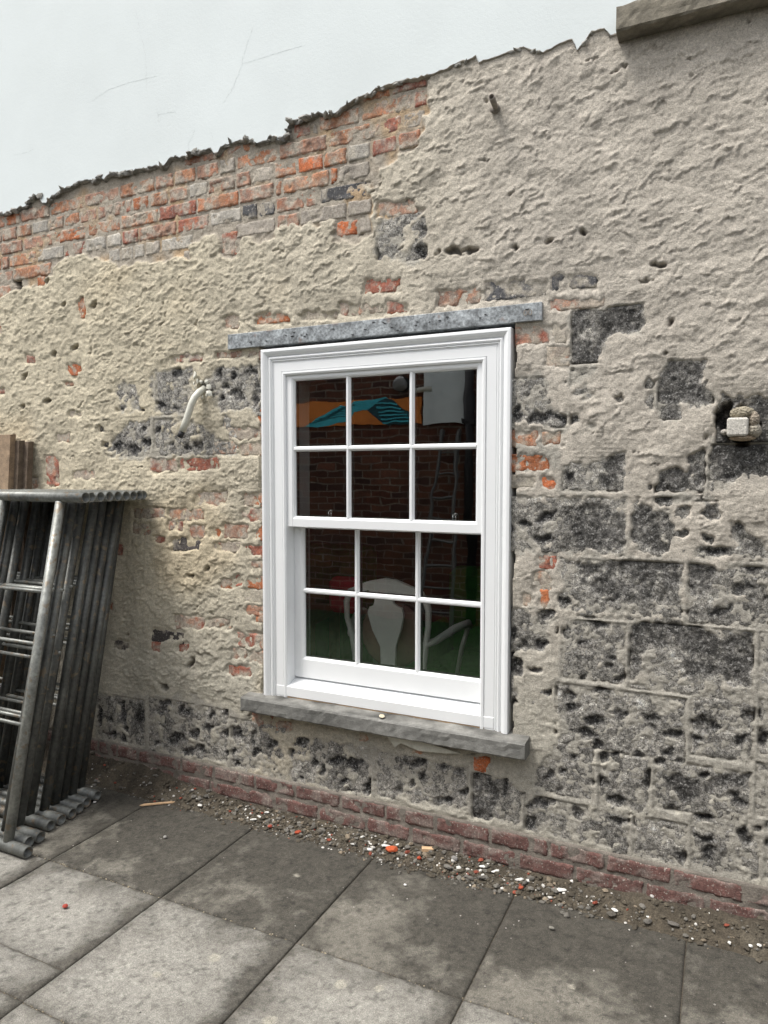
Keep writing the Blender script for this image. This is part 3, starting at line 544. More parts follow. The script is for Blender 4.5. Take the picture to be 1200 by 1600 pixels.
def brick_obj(b, i, parent, proud0=0.0, step=.0052, name='brick', m=None):
    xa, xb, za, zb, c, sm, pr = b; col = np.array(PAL[c])*random.uniform(.85, 1.12)
    ccol = A3(.45, .405, .33) if proud0 == 0 else A3(.24, .19, .165)
    def hf(a, z):
        e = np.minimum(np.minimum(a-xa, xb-a), np.minimum(z-za, zb-z))+.004*fbm(a, z, .022, 55+i, 3, .7)
        return proud0+pr-.0065*(1-sstep(0, .0035, e))+.0017*fbm(a, z, .04, 66+i % 50, 4, .75)-.005*sstep(.35, .7, fbm(a, z, .05, 99+i, 3))
    def cf(a, z):
        v = (1+.22*fbm(a, z, .035, 77+i, 3)); o = np.ones(a.shape+(3,))*col*v[..., None]
        s = sstep(.55-sm*1.2, 1.0-sm*1.0, .5+.5*fbm(a, z, .045, 88+i, 4, .6)); o = lerp(o, ccol, s*.9)
        if c in 'PTR' and proud0 == 0:
            s = sstep(.45, .6, fbm(a, z, .03, 131+i, 3)); o = lerp(o, A3(.48, .17, .08), s*.45)
            s = sstep(.4, .6, fbm(a, z, .025, 171+i, 3)); o = lerp(o, A3(.14, .11, .10), s*.4)
        return np.clip(o, .01, 1)
    return face_grid(xa, xb, za, zb, step, hf, cf, name, m or M['brick'], parent)
for i, b in enumerate(bricks): brick_obj(b, i, wall)
for i, b in enumerate(plinth): brick_obj(b, 300+i, wall, .016, .007)
# mortar bed of the foot courses
def pm_h(a, z): return .0125+.003*fbm(a, z, .03, 612, 3)
def pm_c(a, z): return np.ones(a.shape+(3,))*A3(.22, .195, .165)*(1+.25*fbm(a, z, .05, 613, 3))[..., None]
face_grid(-4.9, 1.1, -.05, .178, .009, pm_h, pm_c, 'plinth_mortar', M['coat'], wall)

# ---- smooth white render above, its broken lower edge
def dense_edge():
    out = []
    for (xa, za), (xb, zb) in zip(EDGE_W[:-1], EDGE_W[1:]):
        n = max(int(math.hypot(xb-xa, zb-za)/.013), 1)
        for k in range(n): out.append((xa+(xb-xa)*k/n, za+(zb-za)*k/n))
    out.append(EDGE_W[-1]); return out
ed = dense_edge(); r = np.random.RandomState(9)
jit = np.array([0, *np.cumsum(r.randn(len(ed)-1))]); jit = .0022*r.randn(len(ed))
edz = [z+j for (x, z), j in zip(ed, jit)]
V = []; Fc = []; TH = .017
cols_top = [.06, .25, .8, 2.3]
for i, (x, z) in enumerate(ed):
    z = edz[i]; V.append((x, -TH, z)); V.append((x, -TH, z+.02))
    for c_ in cols_top[1:]: V.append((x, -TH+.004*math.sin(x*2+c_*3)*0, max(z+.03, 3.0+c_) if c_ > .3 else z+.12))
k = 5
for i in range(len(ed)-1):
    for j in range(k-1):
        a = i*k+j; Fc.append((a, a+k, a+k+1, a+1))
mkobj('white_render', V, np.array(Fc), M['white_render'], wall, True)
# broken edge: a lip of grey cement sloping back under the white face
V = []; Fc = []; Cc = []; K = 7
for i, (x, z) in enumerate(ed):
    z = edz[i]; lf = 1-float(sstep(-1.75, -1.35, np.array(x))); deep = .013*lf+.010*(1-lf)
    for j in range(K):
        t_ = j/(K-1); nz_ = float(fbm(np.array([x]), np.array([j*.011]), .02, 733, 3)[0])
        zz = z-deep*(t_**.8)*(1+.5*nz_)+.004*nz_*(j > 0)
        V.append((x+.004*nz_*(j > 0), -TH-.0005+(.004 if j == 0 else 0)-(.003 if j == 1 else 0)*(1+nz_)+t_**1.5*(TH+.004), zz+(.006 if j == 0 else 0)))
        g_ = .22 if random.random() < .7 else .32
        cL = np.array((g_, g_*.97, g_*.88)); cR = np.array((.36, .325, .275)); Cc.append(tuple((cL*lf+cR*(1-lf))*(1+.3*nz_)))
for i in range(len(ed)-1):
    for j in range(K-1):
        a = i*K+j; Fc.append((a, a+1, a+K+1, a+K))
eo = mkobj('broken_render_edge', V, np.array(Fc), M['cement'], wall, False, np.array(Cc))
# jagged flakes of cement standing along the edge
mb = MB()
for i in range(2, len(ed)-2):
    x, z = ed[i]
    if x > -.4: break
    lf = x < -1.4
    if random.random() < (.38 if lf else .15):
        sc = random.uniform(.009, .022)*(1.15 if lf else .8); g_ = random.choice((.20, .26, .34)) if lf else random.uniform(.26, .36)
        mb.blob((x, -TH+.006-random.uniform(0, .006), edz[i]-random.uniform(-.003, .010)), sc, 0, .35, (g_, g_*.97, g_*.88), flat=(1.5, .45, .6))
o = mb.build('edge_flakes', M['cement'], wall); o['kind'] = 'stuff'
# hairline cracks in the white render
CR = [[(155, 60), (162, 85), (172, 108)], [(100, 137), (112, 132)], [(210, 10), (224, 70), (229, 100), (228, 140)], [(395, 42), (382, 80), (378, 100), (366, 135), (348, 162)], [(378, 100), (430, 84), (478, 70)], [(305, 200), (300, 215), (294, 224), (295, 238)], [(330, 205), (334, 222)], [(140, 160), (170, 140), (205, 128), (250, 118)], [(246, 165), (248, 195)], [(246, 180), (262, 176), (275, 175)], [(22, 242), (42, 238), (55, 232)], [(480, 68), (488, 90)], [(300, 215), (306, 170)], [(516, 100), (526, 140)], [(326, 0), (332, 22)], [(60, 50), (48, 90), (36, 130)], [(40, 60), (36, 85)]]
for c_ in CR[2:11]:
    pts = []
    for (a, b), (a2, b2) in zip(c_[:-1], c_[1:]):
        for k in range(6): pts.append(W(a+(a2-a)*k/6+random.uniform(-1.2, 1.2), b+(b2-b)*k/6, -TH))
    pts.append(W(*c_[-1], -TH)); mb = MB(); n = len(pts); wd = .00065
    vs = []; fs = []
    for i, (x, z) in enumerate(pts):
        a, b = pts[max(i-1, 0)], pts[min(i+1, n-1)]; dx, dz = b[0]-a[0], b[1]-a[1]; l_ = math.hypot(dx, dz) or 1; nx_, nz_ = -dz/l_*wd, dx/l_*wd
        if i in (0, n-1): nx_, nz_ = nx_*.2, nz_*.2
        vs += [(x-nx_, -TH-.0006, z-nz_), (x+nx_, -TH-.0006, z+nz_)]
    fs = [(2*i, 2*i+2, 2*i+3, 2*i+1) for i in range(n-1)]
    MB().add(vs, fs, (.60, .645, .645)).build('hairline_crack', M['cement'], wall)

# ---- coping slab at top right, sill, lintel
def stone_bar(x0, x1, y0, y1, z0, z1, name, m, cfun, step=.02, bev=.006, amp=.002, slope=0, seed=1, parent=None, label=None):
    """a bar of stone: front, top, bottom and end faces as one subdivided shell"""
    nx = int((x1-x0)/step)+1; prof = []
    ny = max(int((y1-y0)/step), 2); nzz = max(int((z1-z0)/step), 3)
    for k in range(ny+1): prof.append((y1+(y0+bev-y1)*k/ny, z0))
    for k in range(nzz+1): prof.append((y0, z0+bev+(z1-z0-2*bev)*k/nzz))
    for k in range(ny+1): prof.append((y0+bev+(y1-y0-bev)*k/ny, z1+slope*k/ny))
    P_ = len(prof); V = []; Cc = []
    for i in range(nx+1):
        x = x0+(x1-x0)*i/nx
        for (y, z) in prof:
            n_ = float(vnoise(np.array([x+y*3]), np.array([z*2-y]), .03, seed)[0])+.6*float(vnoise(np.array([x-y]), np.array([z]), .012, seed+1)[0])
            e = amp*n_; V.append((x, y-e, z+e*(1 if z > (z0+z1)/2 else -1)*.8)); Cc.append(cfun(x, y, z, n_))
    Fc = [(i*P_+j, (i+1)*P_+j, (i+1)*P_+j+1, i*P_+j+1) for i in range(nx) for j in range(P_-1)]
    Fc.append(tuple(range(P_))); Fc.append(tuple(nx*P_+j for j in range(P_-1, -1, -1)))
    o = mkobj(name, V, Fc, m, parent, False, np.array(Cc))
    if label: o['label'] = label
    return o
def ccop(x, y, z, n): g_ = .20+.05*n; return (g_*1.0, g_*.9, g_*.70) if y < -.05 else (g_*.8, g_*.72, g_*.58)  # underside behind the front edge toned darker, shade put into the stone colour
stone_bar(-.372, 1.3, -.085, .0, 3.108, 3.195, 'coping_stone', M['sill'], ccop, parent=wall, seed=21, amp=.003, label='weathered brown stone ledge jutting from the top of the wall')
def csil(x, y, z, n):
    if y > -.076 and z > .55:
        g_ = .16+.13*max(min(float(fbm(np.array([x]), np.array([y]), .09, 1234, 3)[0]), 1), -1); return (g_, g_*.98, g_*.9)
    g_ = .185+.03*n+.05*math.sin(x*9)*math.sin(x*4+1); return (g_*.98, g_*.97, g_*.90)
stone_bar(-1.99, -.662, -.082, .10, .500, .566, 'window_sill', M['sill'], csil, parent=wall, seed=31, amp=.0018, slope=.014, label='grey weathered stone sill below the white window')
mb = MB(); mb.box(-2.088, -.630, -.019, .09, 2.168, 2.236, .002); li = mb.build('lintel', M['lintel'], wall, label='galvanised grey lintel strip above the white window')
mb = MB()
r = np.random.RandomState(3)
for _ in range(26):
    x = r.uniform(-2.05, -.66); z = r.uniform(2.178, 2.228); mb.box(x, x+r.uniform(.006, .014), -.0212, -.0195, z, z+.003, c=(.04, .04, .04))
o = mb.build('lintel_slot', M['cement'], li); o['kind'] = 'stuff'
for s_, px, zc, hh_ in (('00', 823, 487, .026),):
    cu = bpy.data.curves.new('stamp', 'FONT'); cu.body = s_; cu.size = .05; cu.extrude = .0004
    to = bpy.data.objects.new('tmp', cu); COL.objects.link(to); dg = bpy.context.evaluated_depsgraph_get(); me = bpy.data.meshes.new_from_object(to.evaluated_get(dg)); bpy.data.objects.remove(to)
    x, z = W(px-6, zc+6, -.025); v = [(x+p.co.x*.7, -.0197-p.co.z, z+p.co.y*.62) for p in me.vertices]; f = [tuple(p.vertices) for p in me.polygons]
    mkobj('stamped_number', v, f, M['rust'], li)
# curled flake of white render under the sill
a = [W(607, 1150, -.02), W(618, 1166, -.02), W(628, 1160, -.02), W(640, 1165, -.02), W(656, 1172, -.02), W(700, 1176, -.02), W(720, 1176, -.02), W(640, 1150, -.02)]
MB().prism(a, -.030, -.016).build('render_flake', M['plastic'], wall)

# ------------------------------------------------------------ THE WINDOW
win = empty('sash_window', (-1.328, 0, .58), 'new white painted six over six timber sliding sash window', 'window')
P = M['paint']
def mitre(name, x0, x1, z0, z1, prof, parent, bottom=True, m=P):
    """picture-frame moulding: prof = [(inset, y)], mitred corners"""
    V = []; n = len(prof)
    for cx, cz in ((0, 0), (1, 0), (1, 1), (0, 1)):
        for ins, y in prof:
            V.append(((x1-ins if cx else x0+ins), y, (z1-ins if cz else (z0+ins if bottom else z0))))
    Fc = []
    for s_ in range(4):
        if not bottom and s_ == 0: continue
        a, b = s_*n, ((s_+1) % 4)*n
        for j in range(n-1): Fc.append((a+j, b+j, b+j+1, a+j+1))
    return mkobj(name, V, Fc, m, parent)
FY = -.022
arch = [(0, .09), (0, FY+.002), (.002, FY), (.012, FY-.001), (.020, FY+.003), (.026, FY+.008), (.030, FY+.011), (.032, FY+.017), (.036, FY+.012), (.041, FY+.009), (.046, FY+.011), (.048, FY+.017), (.053, FY+.013), (.056, FY+.020), (.060, FY+.020)]
mitre('architrave', -1.903, -.747, .571, 2.152, arch, win, bottom=False)
box_ = [(.0602, FY+.0205), (.062, FY+.018), (.100, FY+.018), (.101, FY+.022), (.103, FY+.022), (.104, FY+.015), (.112, FY+.014), (.119, FY+.019), (.1205, FY+.050), (.1207, .14)]
mitre('box_frame', -1.903, -.747, .571, 2.152, box_, win, bottom=False)
MB().box(-1.841, -.809, .132, .2, 2.05, 2.09).box(-1.86, -1.784, .132, .2, .60, 2.09).box(-.866, -.79, .132, .2, .60, 2.09).build('inner_lining', P, win)
# timber sill: sloping wet top, front board
V = [(-1.843, FY+.016, .577), (-.807, FY+.016, .577), (-.807, FY+.016, .624), (-1.843, FY+.016, .624), (-1.7832, FY+.018, .6245), (-.8668, FY+.018, .6245), (-.8668, .095, .652), (-1.7832, .095, .652), (-1.843, .12, .577), (-.807, .12, .577), (-1.843, .12, .65), (-.807, .12, .65)]
MB().box(-1.8425, -.8075, FY+.0165, .13, .5765, .6235, .002).build('sill_board', P, win)
MB().add([(-1.785, FY+.020, .6238), (-.865, FY+.020, .6238), (-.865, .12, .662), (-1.785, .12, .662), (-1.785, FY+.020, .60), (-.865, FY+.020, .60), (-.865, .12, .60), (-1.785, .12, .60)], [(0, 1, 2, 3), (4, 7, 6, 5), (0, 4, 5, 1), (1, 5, 6, 2), (2, 6, 7, 3), (3, 7, 4, 0)]).build('sloping_sill_top', M['wetpaint'], win)
MB().box(-1.84, -.81, FY+.02, .06, .5665, .576).build('packing_strip', M['newwood'], win)
def sash(nm, x0, x1, z0, z1, gx0, gx1, gz0, gz1, bars_x, bars_z, y, th=.045, lab=None):
    s = empty(nm, (0, 0, 0)); s.parent = win; s.location = (0, y, 0); s.empty_display_size = .05
    if lab: s['label'] = lab
    pl = Vector((-1.328, 0, .58)); s.location = (0, y, (z0+z1)/2-.58)
    # stiles and rails with a small ovolo towards the glass
    a = MB(); e = .010
    a.box(x0, gx0-e, y, y+th, z0, z1, .0015).box(gx1+e, x1, y, y+th, z0, z1, .0015)
    a.box(gx0-e, gx1+e, y+.0006, y+th, gz1+e, z1-.0004, .001).box(gx0-e, gx1+e, y+.0006, y+th, z0+.0004, gz0-e, .001)
    a.build('sash_frame', P, s)
    mitre('ovolo_moulding', gx0-e, gx1+e, gz0-e, gz1+e, [(0, y+.002), (.003, y+.003), (.006, y+.006), (.0095, y+.012), (.010, y+.020)], s)
    bw = .0115
    for b in bars_x:
        V = []
        for z in (gz0-.004, gz1+.004): V += [(b-bw, y+.020, z), (b-bw, y+.014, z), (b-.004, y+.003, z), (b+.004, y+.003, z), (b+bw, y+.014, z), (b+bw, y+.020, z)]
        MB().add(V, [(i, i+1, i+7, i+6) for i in range(5)]+[(0, 6, 11, 5)]).build('glazing_bar', P, s)
    for b in bars_z:
        V = []
        for x in (gx0-.004, gx1+.004): V += [(x, y+.0202, b-bw), (x, y+.0142, b-bw), (x, y+.0026, b-.004), (x, y+.0026, b+.004), (x, y+.0142, b+bw), (x, y+.0202, b+bw)]
        MB().add(V, [(i, i+6, i+7, i+1) for i in range(5)]+[(0, 5, 11, 6)]).build('glazing_bar', P, s)
    cols = [gx0, *bars_x, gx1]; rows = [gz0, *bars_z, gz1]
    for i in range(len(cols)-1):
        for j in range(len(rows)-1):
            MB().box(cols[i]+(bw-.002 if i else -.002), cols[i+1]-(bw-.002 if i < len(cols)-2 else -.002), y+.016, y+.020, rows[j]+(bw-.002 if j else -.002), rows[j+1]-(bw-.002 if j < len(rows)-2 else -.002)).build('glass_pane', M['glass'], s)
            xa, xb, za, zb = cols[i]+(bw if i else 0), cols[i+1]-(bw if i < len(cols)-2 else 0), rows[j]+(bw if j else 0), rows[j+1]-(bw if j < len(rows)-2 else 0)
            q = MB()
            for (p0, p1, r0, r1) in ((xa-.004, xa+.003, za, zb), (xb-.003, xb+.004, za, zb), (xa+.003, xb-.003, za-.004, za+.003), (xa+.003, xb-.003, zb-.003, zb+.004)): q.box(p0, p1, y+.0215, y+.038, r0, r1)
            q.build('spacer_bar', M['ladder'], s)
    # inside face rails behind the glass
    a = MB()
    for b in bars_x: a.box(b-.010, b+.010, y+.0385, y+th, gz0, gz1)
    for b in bars_z: a.box(gx0, gx1, y+.0388, y+th-.0004, b-.010, b+.010)
    a.build('inner_bars', P, s)
    return s
up_ = sash('upper_sash', -1.786, -.867, 1.355, 2.036, -1.745, -.896, 1.402, 2.008, [-1.4745, -1.1755], [1.7045], .006, lab='front upper sash with six panes')
lo_ = sash('lower_sash', -1.783, -.868, .653, 1.385, -1.732, -.887, .749, 1.345, [-1.4615, -1.1695], [1.0565], .058, lab='set back lower sash with six panes')
for px in (517, 710):
    x, z = W(px, 803, .11)
    mb = MB(); mb.box(x-.03, x+.012, .085, .10, 1.3855, 1.392, .001); mb.tube([(x, .092, 1.39), (x, .092, 1.425)], .0035, 8); mb.blob((x+.012, .092, 1.425), .009, 1, 0); mb.tube([(x-.03, .092, 1.395), (x+.006, .092, 1.40)], .004, 8); mb.tube([(x+.012, .092, 1.392), (x+.012, .092, 1.425)], .004, 8)
    mb.build('sash_fastener', M['chrome'], lo_, True)

# ------------------------------------------------------------ GROUND
MB().box(-7, 4, -9, .0, -.3, -.008, c=(.10, .085, .065)).build('ground', M['soil']); bpy.context.scene.objects['ground']['kind'] = 'structure'
MB().box(-60, 60, -80, -9.01, -.3, -.035, c=(.12, .11, .09)).build('far_ground', M['soil']); bpy.context.scene.objects['far_ground']['kind'] = 'structure'
pav = empty('paving', (-1.3, -1.2, 0), kind='structure')
xj = -1.88; P0 = .5995; ysl = [-.122, -.722, -1.310, -1.91]
SPOTS = [(*G(335, 1497), .020), (*G(246, 1523), .013), (*G(533, 1538), .020), (*G(463, 1368), .014), (*G(592, 1482+62), .012), (*G(893, 1542), .012), (*G(422, 1595), .02)]
def slab(x0, x1, y0, y1, row, fine_):
    g_ = .0022; x0, x1, y0, y1 = x0+g_, x1-g_, y0+g_, y1-g_
    st = .0075 if fine_ else .06; nx, ny = max(int((x1-x0)/st), 2), max(int((y1-y0)/st), 2)
    a, b = np.meshgrid(np.linspace(x0, x1, nx+1), np.linspace(y0, y1, ny+1))
    e = np.minimum(np.minimum(a-x0, x1-a), np.minimum(b-y0, y1-b))
    h = .0012*fbm(a, b, .05, 41, 3)-.005*(1-sstep(0, .010, e+.003*fbm(a, b, .02, 43, 2)))+random.uniform(-.0015, .0015)
    nA = fbm(a, b, .38, 51, 5, .6); nB = fbm(a, b, .06, 52, 4, .6); nC = fbm(a, b, .022, 53, 3, .8)
    ew_ = .075*(1+.5*nA); edge = np.exp(-np.maximum(e, 0)/ew_)
    ex = np.exp(-np.maximum(x1-a, 0)/(.055*(1+.6*nB)))      # the worst staining follows the joint on each slab's right side
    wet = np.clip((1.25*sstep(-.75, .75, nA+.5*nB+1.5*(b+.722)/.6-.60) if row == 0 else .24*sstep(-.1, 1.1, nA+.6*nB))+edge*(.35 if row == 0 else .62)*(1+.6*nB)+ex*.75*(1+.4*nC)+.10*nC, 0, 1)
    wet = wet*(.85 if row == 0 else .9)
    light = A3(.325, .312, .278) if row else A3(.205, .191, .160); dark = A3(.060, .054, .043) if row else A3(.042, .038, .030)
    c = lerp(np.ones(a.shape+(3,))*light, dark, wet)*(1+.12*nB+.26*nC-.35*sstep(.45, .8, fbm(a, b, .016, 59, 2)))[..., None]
    for sx_, sy_, sr_ in SPOTS:
        if x0 < sx_ < x1 and y0 < sy_ < y1: c = lerp(c, A3(.40, .375, .31), .75*sstep(sr_*1.15, sr_*.75, np.hypot(a-sx_, b-sy_)+.006*nC))
    V = np.stack([a, b, h], -1).reshape(-1, 3); id_ = np.arange((nx+1)*(ny+1)).reshape(ny+1, nx+1)
    f = np.stack([id_[:-1, :-1], id_[:-1, 1:], id_[1:, 1:], id_[1:, :-1]], -1).reshape(-1, 4)
    ring = np.concatenate([id_[0, :], id_[1:, -1], id_[-1, -2::-1], id_[-2:0:-1, 0]]); Vb = V[ring].copy(); Vb[:, 2] = -.045; n = len(V); rb = np.arange(n, n+len(ring))
    side = np.stack([ring, rb, np.roll(rb, -1), np.roll(ring, -1)], -1)
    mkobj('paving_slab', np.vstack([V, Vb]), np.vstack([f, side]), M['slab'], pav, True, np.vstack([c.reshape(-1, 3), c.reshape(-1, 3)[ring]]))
lawn = MB()
for _ in range(14000):
    x, y = random.uniform(-6, 1), random.uniform(-4.19, -1.95); a = random.uniform(0, 6.3); hh_ = random.uniform(.02, .04); dx, dy = .003*math.cos(a), .003*math.sin(a)
    lawn.add([(x-dx, y-dy, .0), (x+dx, y+dy, .0), (x+dy*3, y-dx*3, hh_)], [(0, 1, 2)], random.choice([(.018, .06, .010), (.03, .085, .014), (.015, .045, .008)]))
o = lawn.build('grass', M['rubble']); tag(o, 'short green grass along the foot of the yard wall', kind='stuff')
MB().box(-8, 5, -4.2, -1.93, -.02, .006, c=(.018, .04, .012)).build('lawn', M['rubble'])['kind'] = 'structure'
for i in range(-5, 8):
    x0 = xj+i*P0; x1 = x0+P0; ys = list(ysl)
    if i == -1: ys = [-.122, -.722, -1.158, -1.305, -1.91]
    for r_ in range(len(ys)-1):
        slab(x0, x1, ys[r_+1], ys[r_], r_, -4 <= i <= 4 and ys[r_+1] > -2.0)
# soil along the foot of the wall
nx, ny = 760, 30; a, b = np.meshgrid(np.linspace(-4.6, 1.2, nx), np.linspace(-.012, -.26, ny))
prof = sstep(-.16, -.02, b)
h = -.006+.040*prof+.062*prof*(sstep(-1.9, -2.8, a)+.45*sstep(-.7, .1, a))+.007*fbm(a, b, .08, 61, 4, .6)*(.3+prof)+.004*fbm(a, b, .02, 62, 3)-.028*sstep(-.145+.0, -.23, b+.035*fbm(a, b*0, .25, 63, 3))
c = np.ones(a.shape+(3,))*A3(.075, .062, .044)*(1+.35*fbm(a, b, .05, 64, 4))[..., None]; c = lerp(c, A3(.13, .113, .085), sstep(.2, .9, fbm(a, b, .12, 65, 3))*.6)
id_ = np.arange(nx*ny).reshape(ny, nx); f = np.stack([id_[:-1, :-1], id_[1:, :-1], id_[1:, 1:], id_[:-1, 1:]], -1).reshape(-1, 4)
soil = mkobj('soil', np.stack([a, b, h], -1).reshape(-1, 3), f, M['soil'], None, True, c.reshape(-1, 3)); soil['kind'] = 'structure'
def soil_z(x, y):
    i = int(round((x+4.6)/5.8*(nx-1))); j = int(round((-.012-y)/.248*(ny-1)))
    return max(float(h[j, i]), 0.0) if 0 <= i < nx and 0 <= j < ny else 0.0
# countless small grit and crumbs
mb = MB(); rr = random.Random(5)
def dens(x): return math.exp(-((x+1.65)/.55)**2)+.8*math.exp(-((x+.75)/.35)**2)+.22
n = 0
while n < 3600:
    x = rr.uniform(-3.9, .5)
    if rr.random() > dens(x): continue
    y = -abs(rr.gauss(.078, .036))-.012
    if y < -.19+.03*math.sin(x*7): continue
    u = rr.random(); sz = min(rr.lognormvariate(-5.5, .55), .013)
    c = (.085, .072, .052) if u < .55 else (.16, .15, .13) if u < .80 else (.62, .60, .56) if u < .89 else (.24, .06, .035) if u < .915 else (.22, .18, .13)
    if c[0] > .5: sz *= .75
    k = rr.uniform(.75, 1.2); mb.blob((x, y, soil_z(x, y)+sz*.35), sz, 0, .3, (c[0]*k, c[1]*k, c[2]*k), flat=(1.2, .9, .65)); n += 1
for _ in range(200):            # crumbs scattered over the slabs
    x, y = rr.uniform(-3.4, .5), -.15-abs(rr.gauss(0, .45)); sz = rr.uniform(.0012, .0035); g_ = rr.choice((.07, .1, .4, .3)); mb.blob((x, y, sz*.3), sz, 0, .3, (g_, g_*.93, g_*.85), flat=(1, 1, .6))
for yj in ysl[1:4]:             # grit packed in the joints
    for _ in range(260):
        x = rr.uniform(-3.2, .5); sz = rr.uniform(.0015, .0035); g_ = rr.choice((.25, .4, .15)); mb.blob((x, yj+rr.gauss(0, .003), -.004), sz, 0, .3, (g_, g_*.85, g_*.6), flat=(1, 1, .6))
o = mb.build('rubble', M['rubble']); o['kind'] = 'stuff'; o['label'] = 'grit, crumbs and small rubble strewn along the foot of the wall'
# ---- larger loose pieces, each its own thing
def gpos(px, py, z=.02):
    for _ in range(4):
        x, y = G(px, py, z); z = soil_z(x, y)+.006
    return x, y, z
def shard(px, py, L, w_, t_, rot, c, name, label, cat, group=None, m='rubble', jit=.22):
    x, y, z = gpos(px, py); R = Matrix.Rotation(math.radians(rot), 3, 'Z')@Matrix.Rotation(random.uniform(-.25, .25), 3, 'X')
    mb = MB(); mb.blob((x, y, z+t_*.3), 1, 1, jit*.6, c, rot=R, flat=(L/2, w_/2, t_/2)); o = mb.build(name, M[m]); return tag(o, label, cat, group)
def chipbox(px, py, L, w_, t_, rot, m, name, label, cat, taper=.15):
    x, y, z = gpos(px, py); a = math.radians(rot); V = []
    for zz in (0, t_):
        for u, v in ((-1, -1), (1, -1), (1, 1), (-1, 1)):
            u_, v_ = u*L/2*(1-random.uniform(0, taper)), v*w_/2*(1-random.uniform(0, taper)); V.append((x+u_*math.cos(a)-v_*math.sin(a), y+u_*math.sin(a)+v_*math.cos(a), z+zz))
    o = MB().add(V, [(3, 2, 1, 0), (4, 5, 6, 7), (0, 1, 5, 4), (1, 2, 6, 5), (2, 3, 7, 6), (3, 0, 4, 7)]).build(name, M[m]); return tag(o, label, cat)
chipbox(250, 1256, .19, .018, .005, 38, 'newwood', 'wood_splinter', 'long pale wood splinter on the slab beside the scaffold feet', 'splinter', .5)
chipbox(276, 1196, .05, .017, .012, 30, 'wood', 'wood_offcut', 'short brown wood offcut on the soil, left of the rubble', 'offcut')
chipbox(668, 1329, .050, .022, .012, 22, 'newwood', 'wood_offcut', 'pale rectangular wood offcut on the soil below the right half of the window', 'offcut', .05)
chipbox(898, 1383, .045, .011, .008, 95, 'newwood', 'wood_offcut', 'thin pale wood offcut standing upright in the soil at right', 'offcut', .05)
shard(612, 1329, .052, .034, .024, 25, (.50, .10, .035), 'brick_fragment', 'bright orange red lump of broken brick beside white plaster chips', 'brick fragment')
shard(655, 1340, .020, .016, .014, 0, (.42, .07, .03), 'brick_fragment', 'small orange red brick crumb just below the pale rectangular offcut', 'brick fragment')
shard(102, 1417, .022, .016, .012, 30, (.36, .06, .04), 'brick_fragment', 'small red brick crumb alone on the front left slab', 'brick fragment')
shard(466, 1303, .030, .018, .016, 30, (.40, .07, .03), 'brick_fragment', 'red brick crumb among grey rubble below the left of the window', 'brick fragment')
shard(814, 1388, .022, .018, .012, 60, (.38, .08, .04), 'brick_fragment', 'small red brick crumb at the slab joint right of the window', 'brick fragment')
shard(422, 1292, .022, .018, .012, 60, (.36, .08, .05), 'brick_fragment', 'small red brick crumb left of the grey pebbles', 'brick fragment')
shard(710, 1341, .028, .020, .018, 0, (.24, .23, .22), 'pebble', 'round grey pebble on the soil right of the pale offcut', 'pebble')
shard(258, 1309, .018, .014, .012, 0, (.30, .29, .27), 'pebble', 'small grey pebble alone on the dark slab beside the scaffold', 'pebble')
shard(862, 1451, .020, .014, .010, 0, (.22, .21, .18), 'pebble', 'small grey pebble alone on the dark slab at right', 'pebble')
shard(633, 1383, .012, .009, .006, 0, (.75, .74, .7), 'plaster_chip', 'tiny white plaster chip alone on the slab below the orange brick lump', 'plaster chip')
WH = (.72, .71, .67)
ON = ['first', 'second', 'third', 'fourth', 'fifth', 'sixth', 'seventh', 'eighth', 'ninth', 'tenth', 'eleventh', 'twelfth', 'thirteenth', 'fourteenth', 'fifteenth', 'sixteenth', 'seventeenth', 'eighteenth', 'nineteenth', 'twentieth', 'twenty first', 'twenty second', 'twenty third', 'twenty fourth', 'twenty fifth', 'twenty sixth', 'twenty seventh', 'twenty eighth', 'twenty ninth', 'thirtieth']
for n_, (px, py, L, w_, rot) in enumerate(sorted([(602, 1322, .036, .020, 30), (621, 1318, .018, .014, 60), (577, 1329, .030, .014, 10), (756, 1354, .032, .016, 20), (774, 1358, .034, .013, 50), (767, 1346, .030, .012, -10), (812, 1375, .034, .011, 35), (877, 1387, .042, .018, 25), (880, 1370, .020, .014, 0), (906, 1378, .018, .012, 0), (927, 1389, .024, .016, 20), (961, 1416, .026, .014, -20), (445, 1268, .032, .010, 10), (405, 1273, .026, .012, -30), (417, 1268, .024, .010, 20), (396, 1281, .030, .012, 30), (237, 1206, .014, .024, 20), (213, 1203, .022, .010, 40), (312, 1251, .024, .018, 0), (566, 1306, .022, .008, 50), (552, 1321, .030, .008, 10), (1060, 1411, .014, .010, 0), (1012, 1417, .014, .010, -40), (1173, 1479, .014, .009, 0), (1186, 1487, .016, .012, 0), (1050, 1445, .022, .010, 0), (1140, 1470, .014, .010, -60), (802, 1352, .014, .012, 0), (148, 1254, .016, .010, 40)])):
    shard(px, py, L, w_, .008, rot, WH, 'plaster_chip', 'flat white plaster chip in the soil under the wall, %s from the left' % ON[n_], 'plaster chip', 'white plaster chips along the foot of the wall', jit=.4)
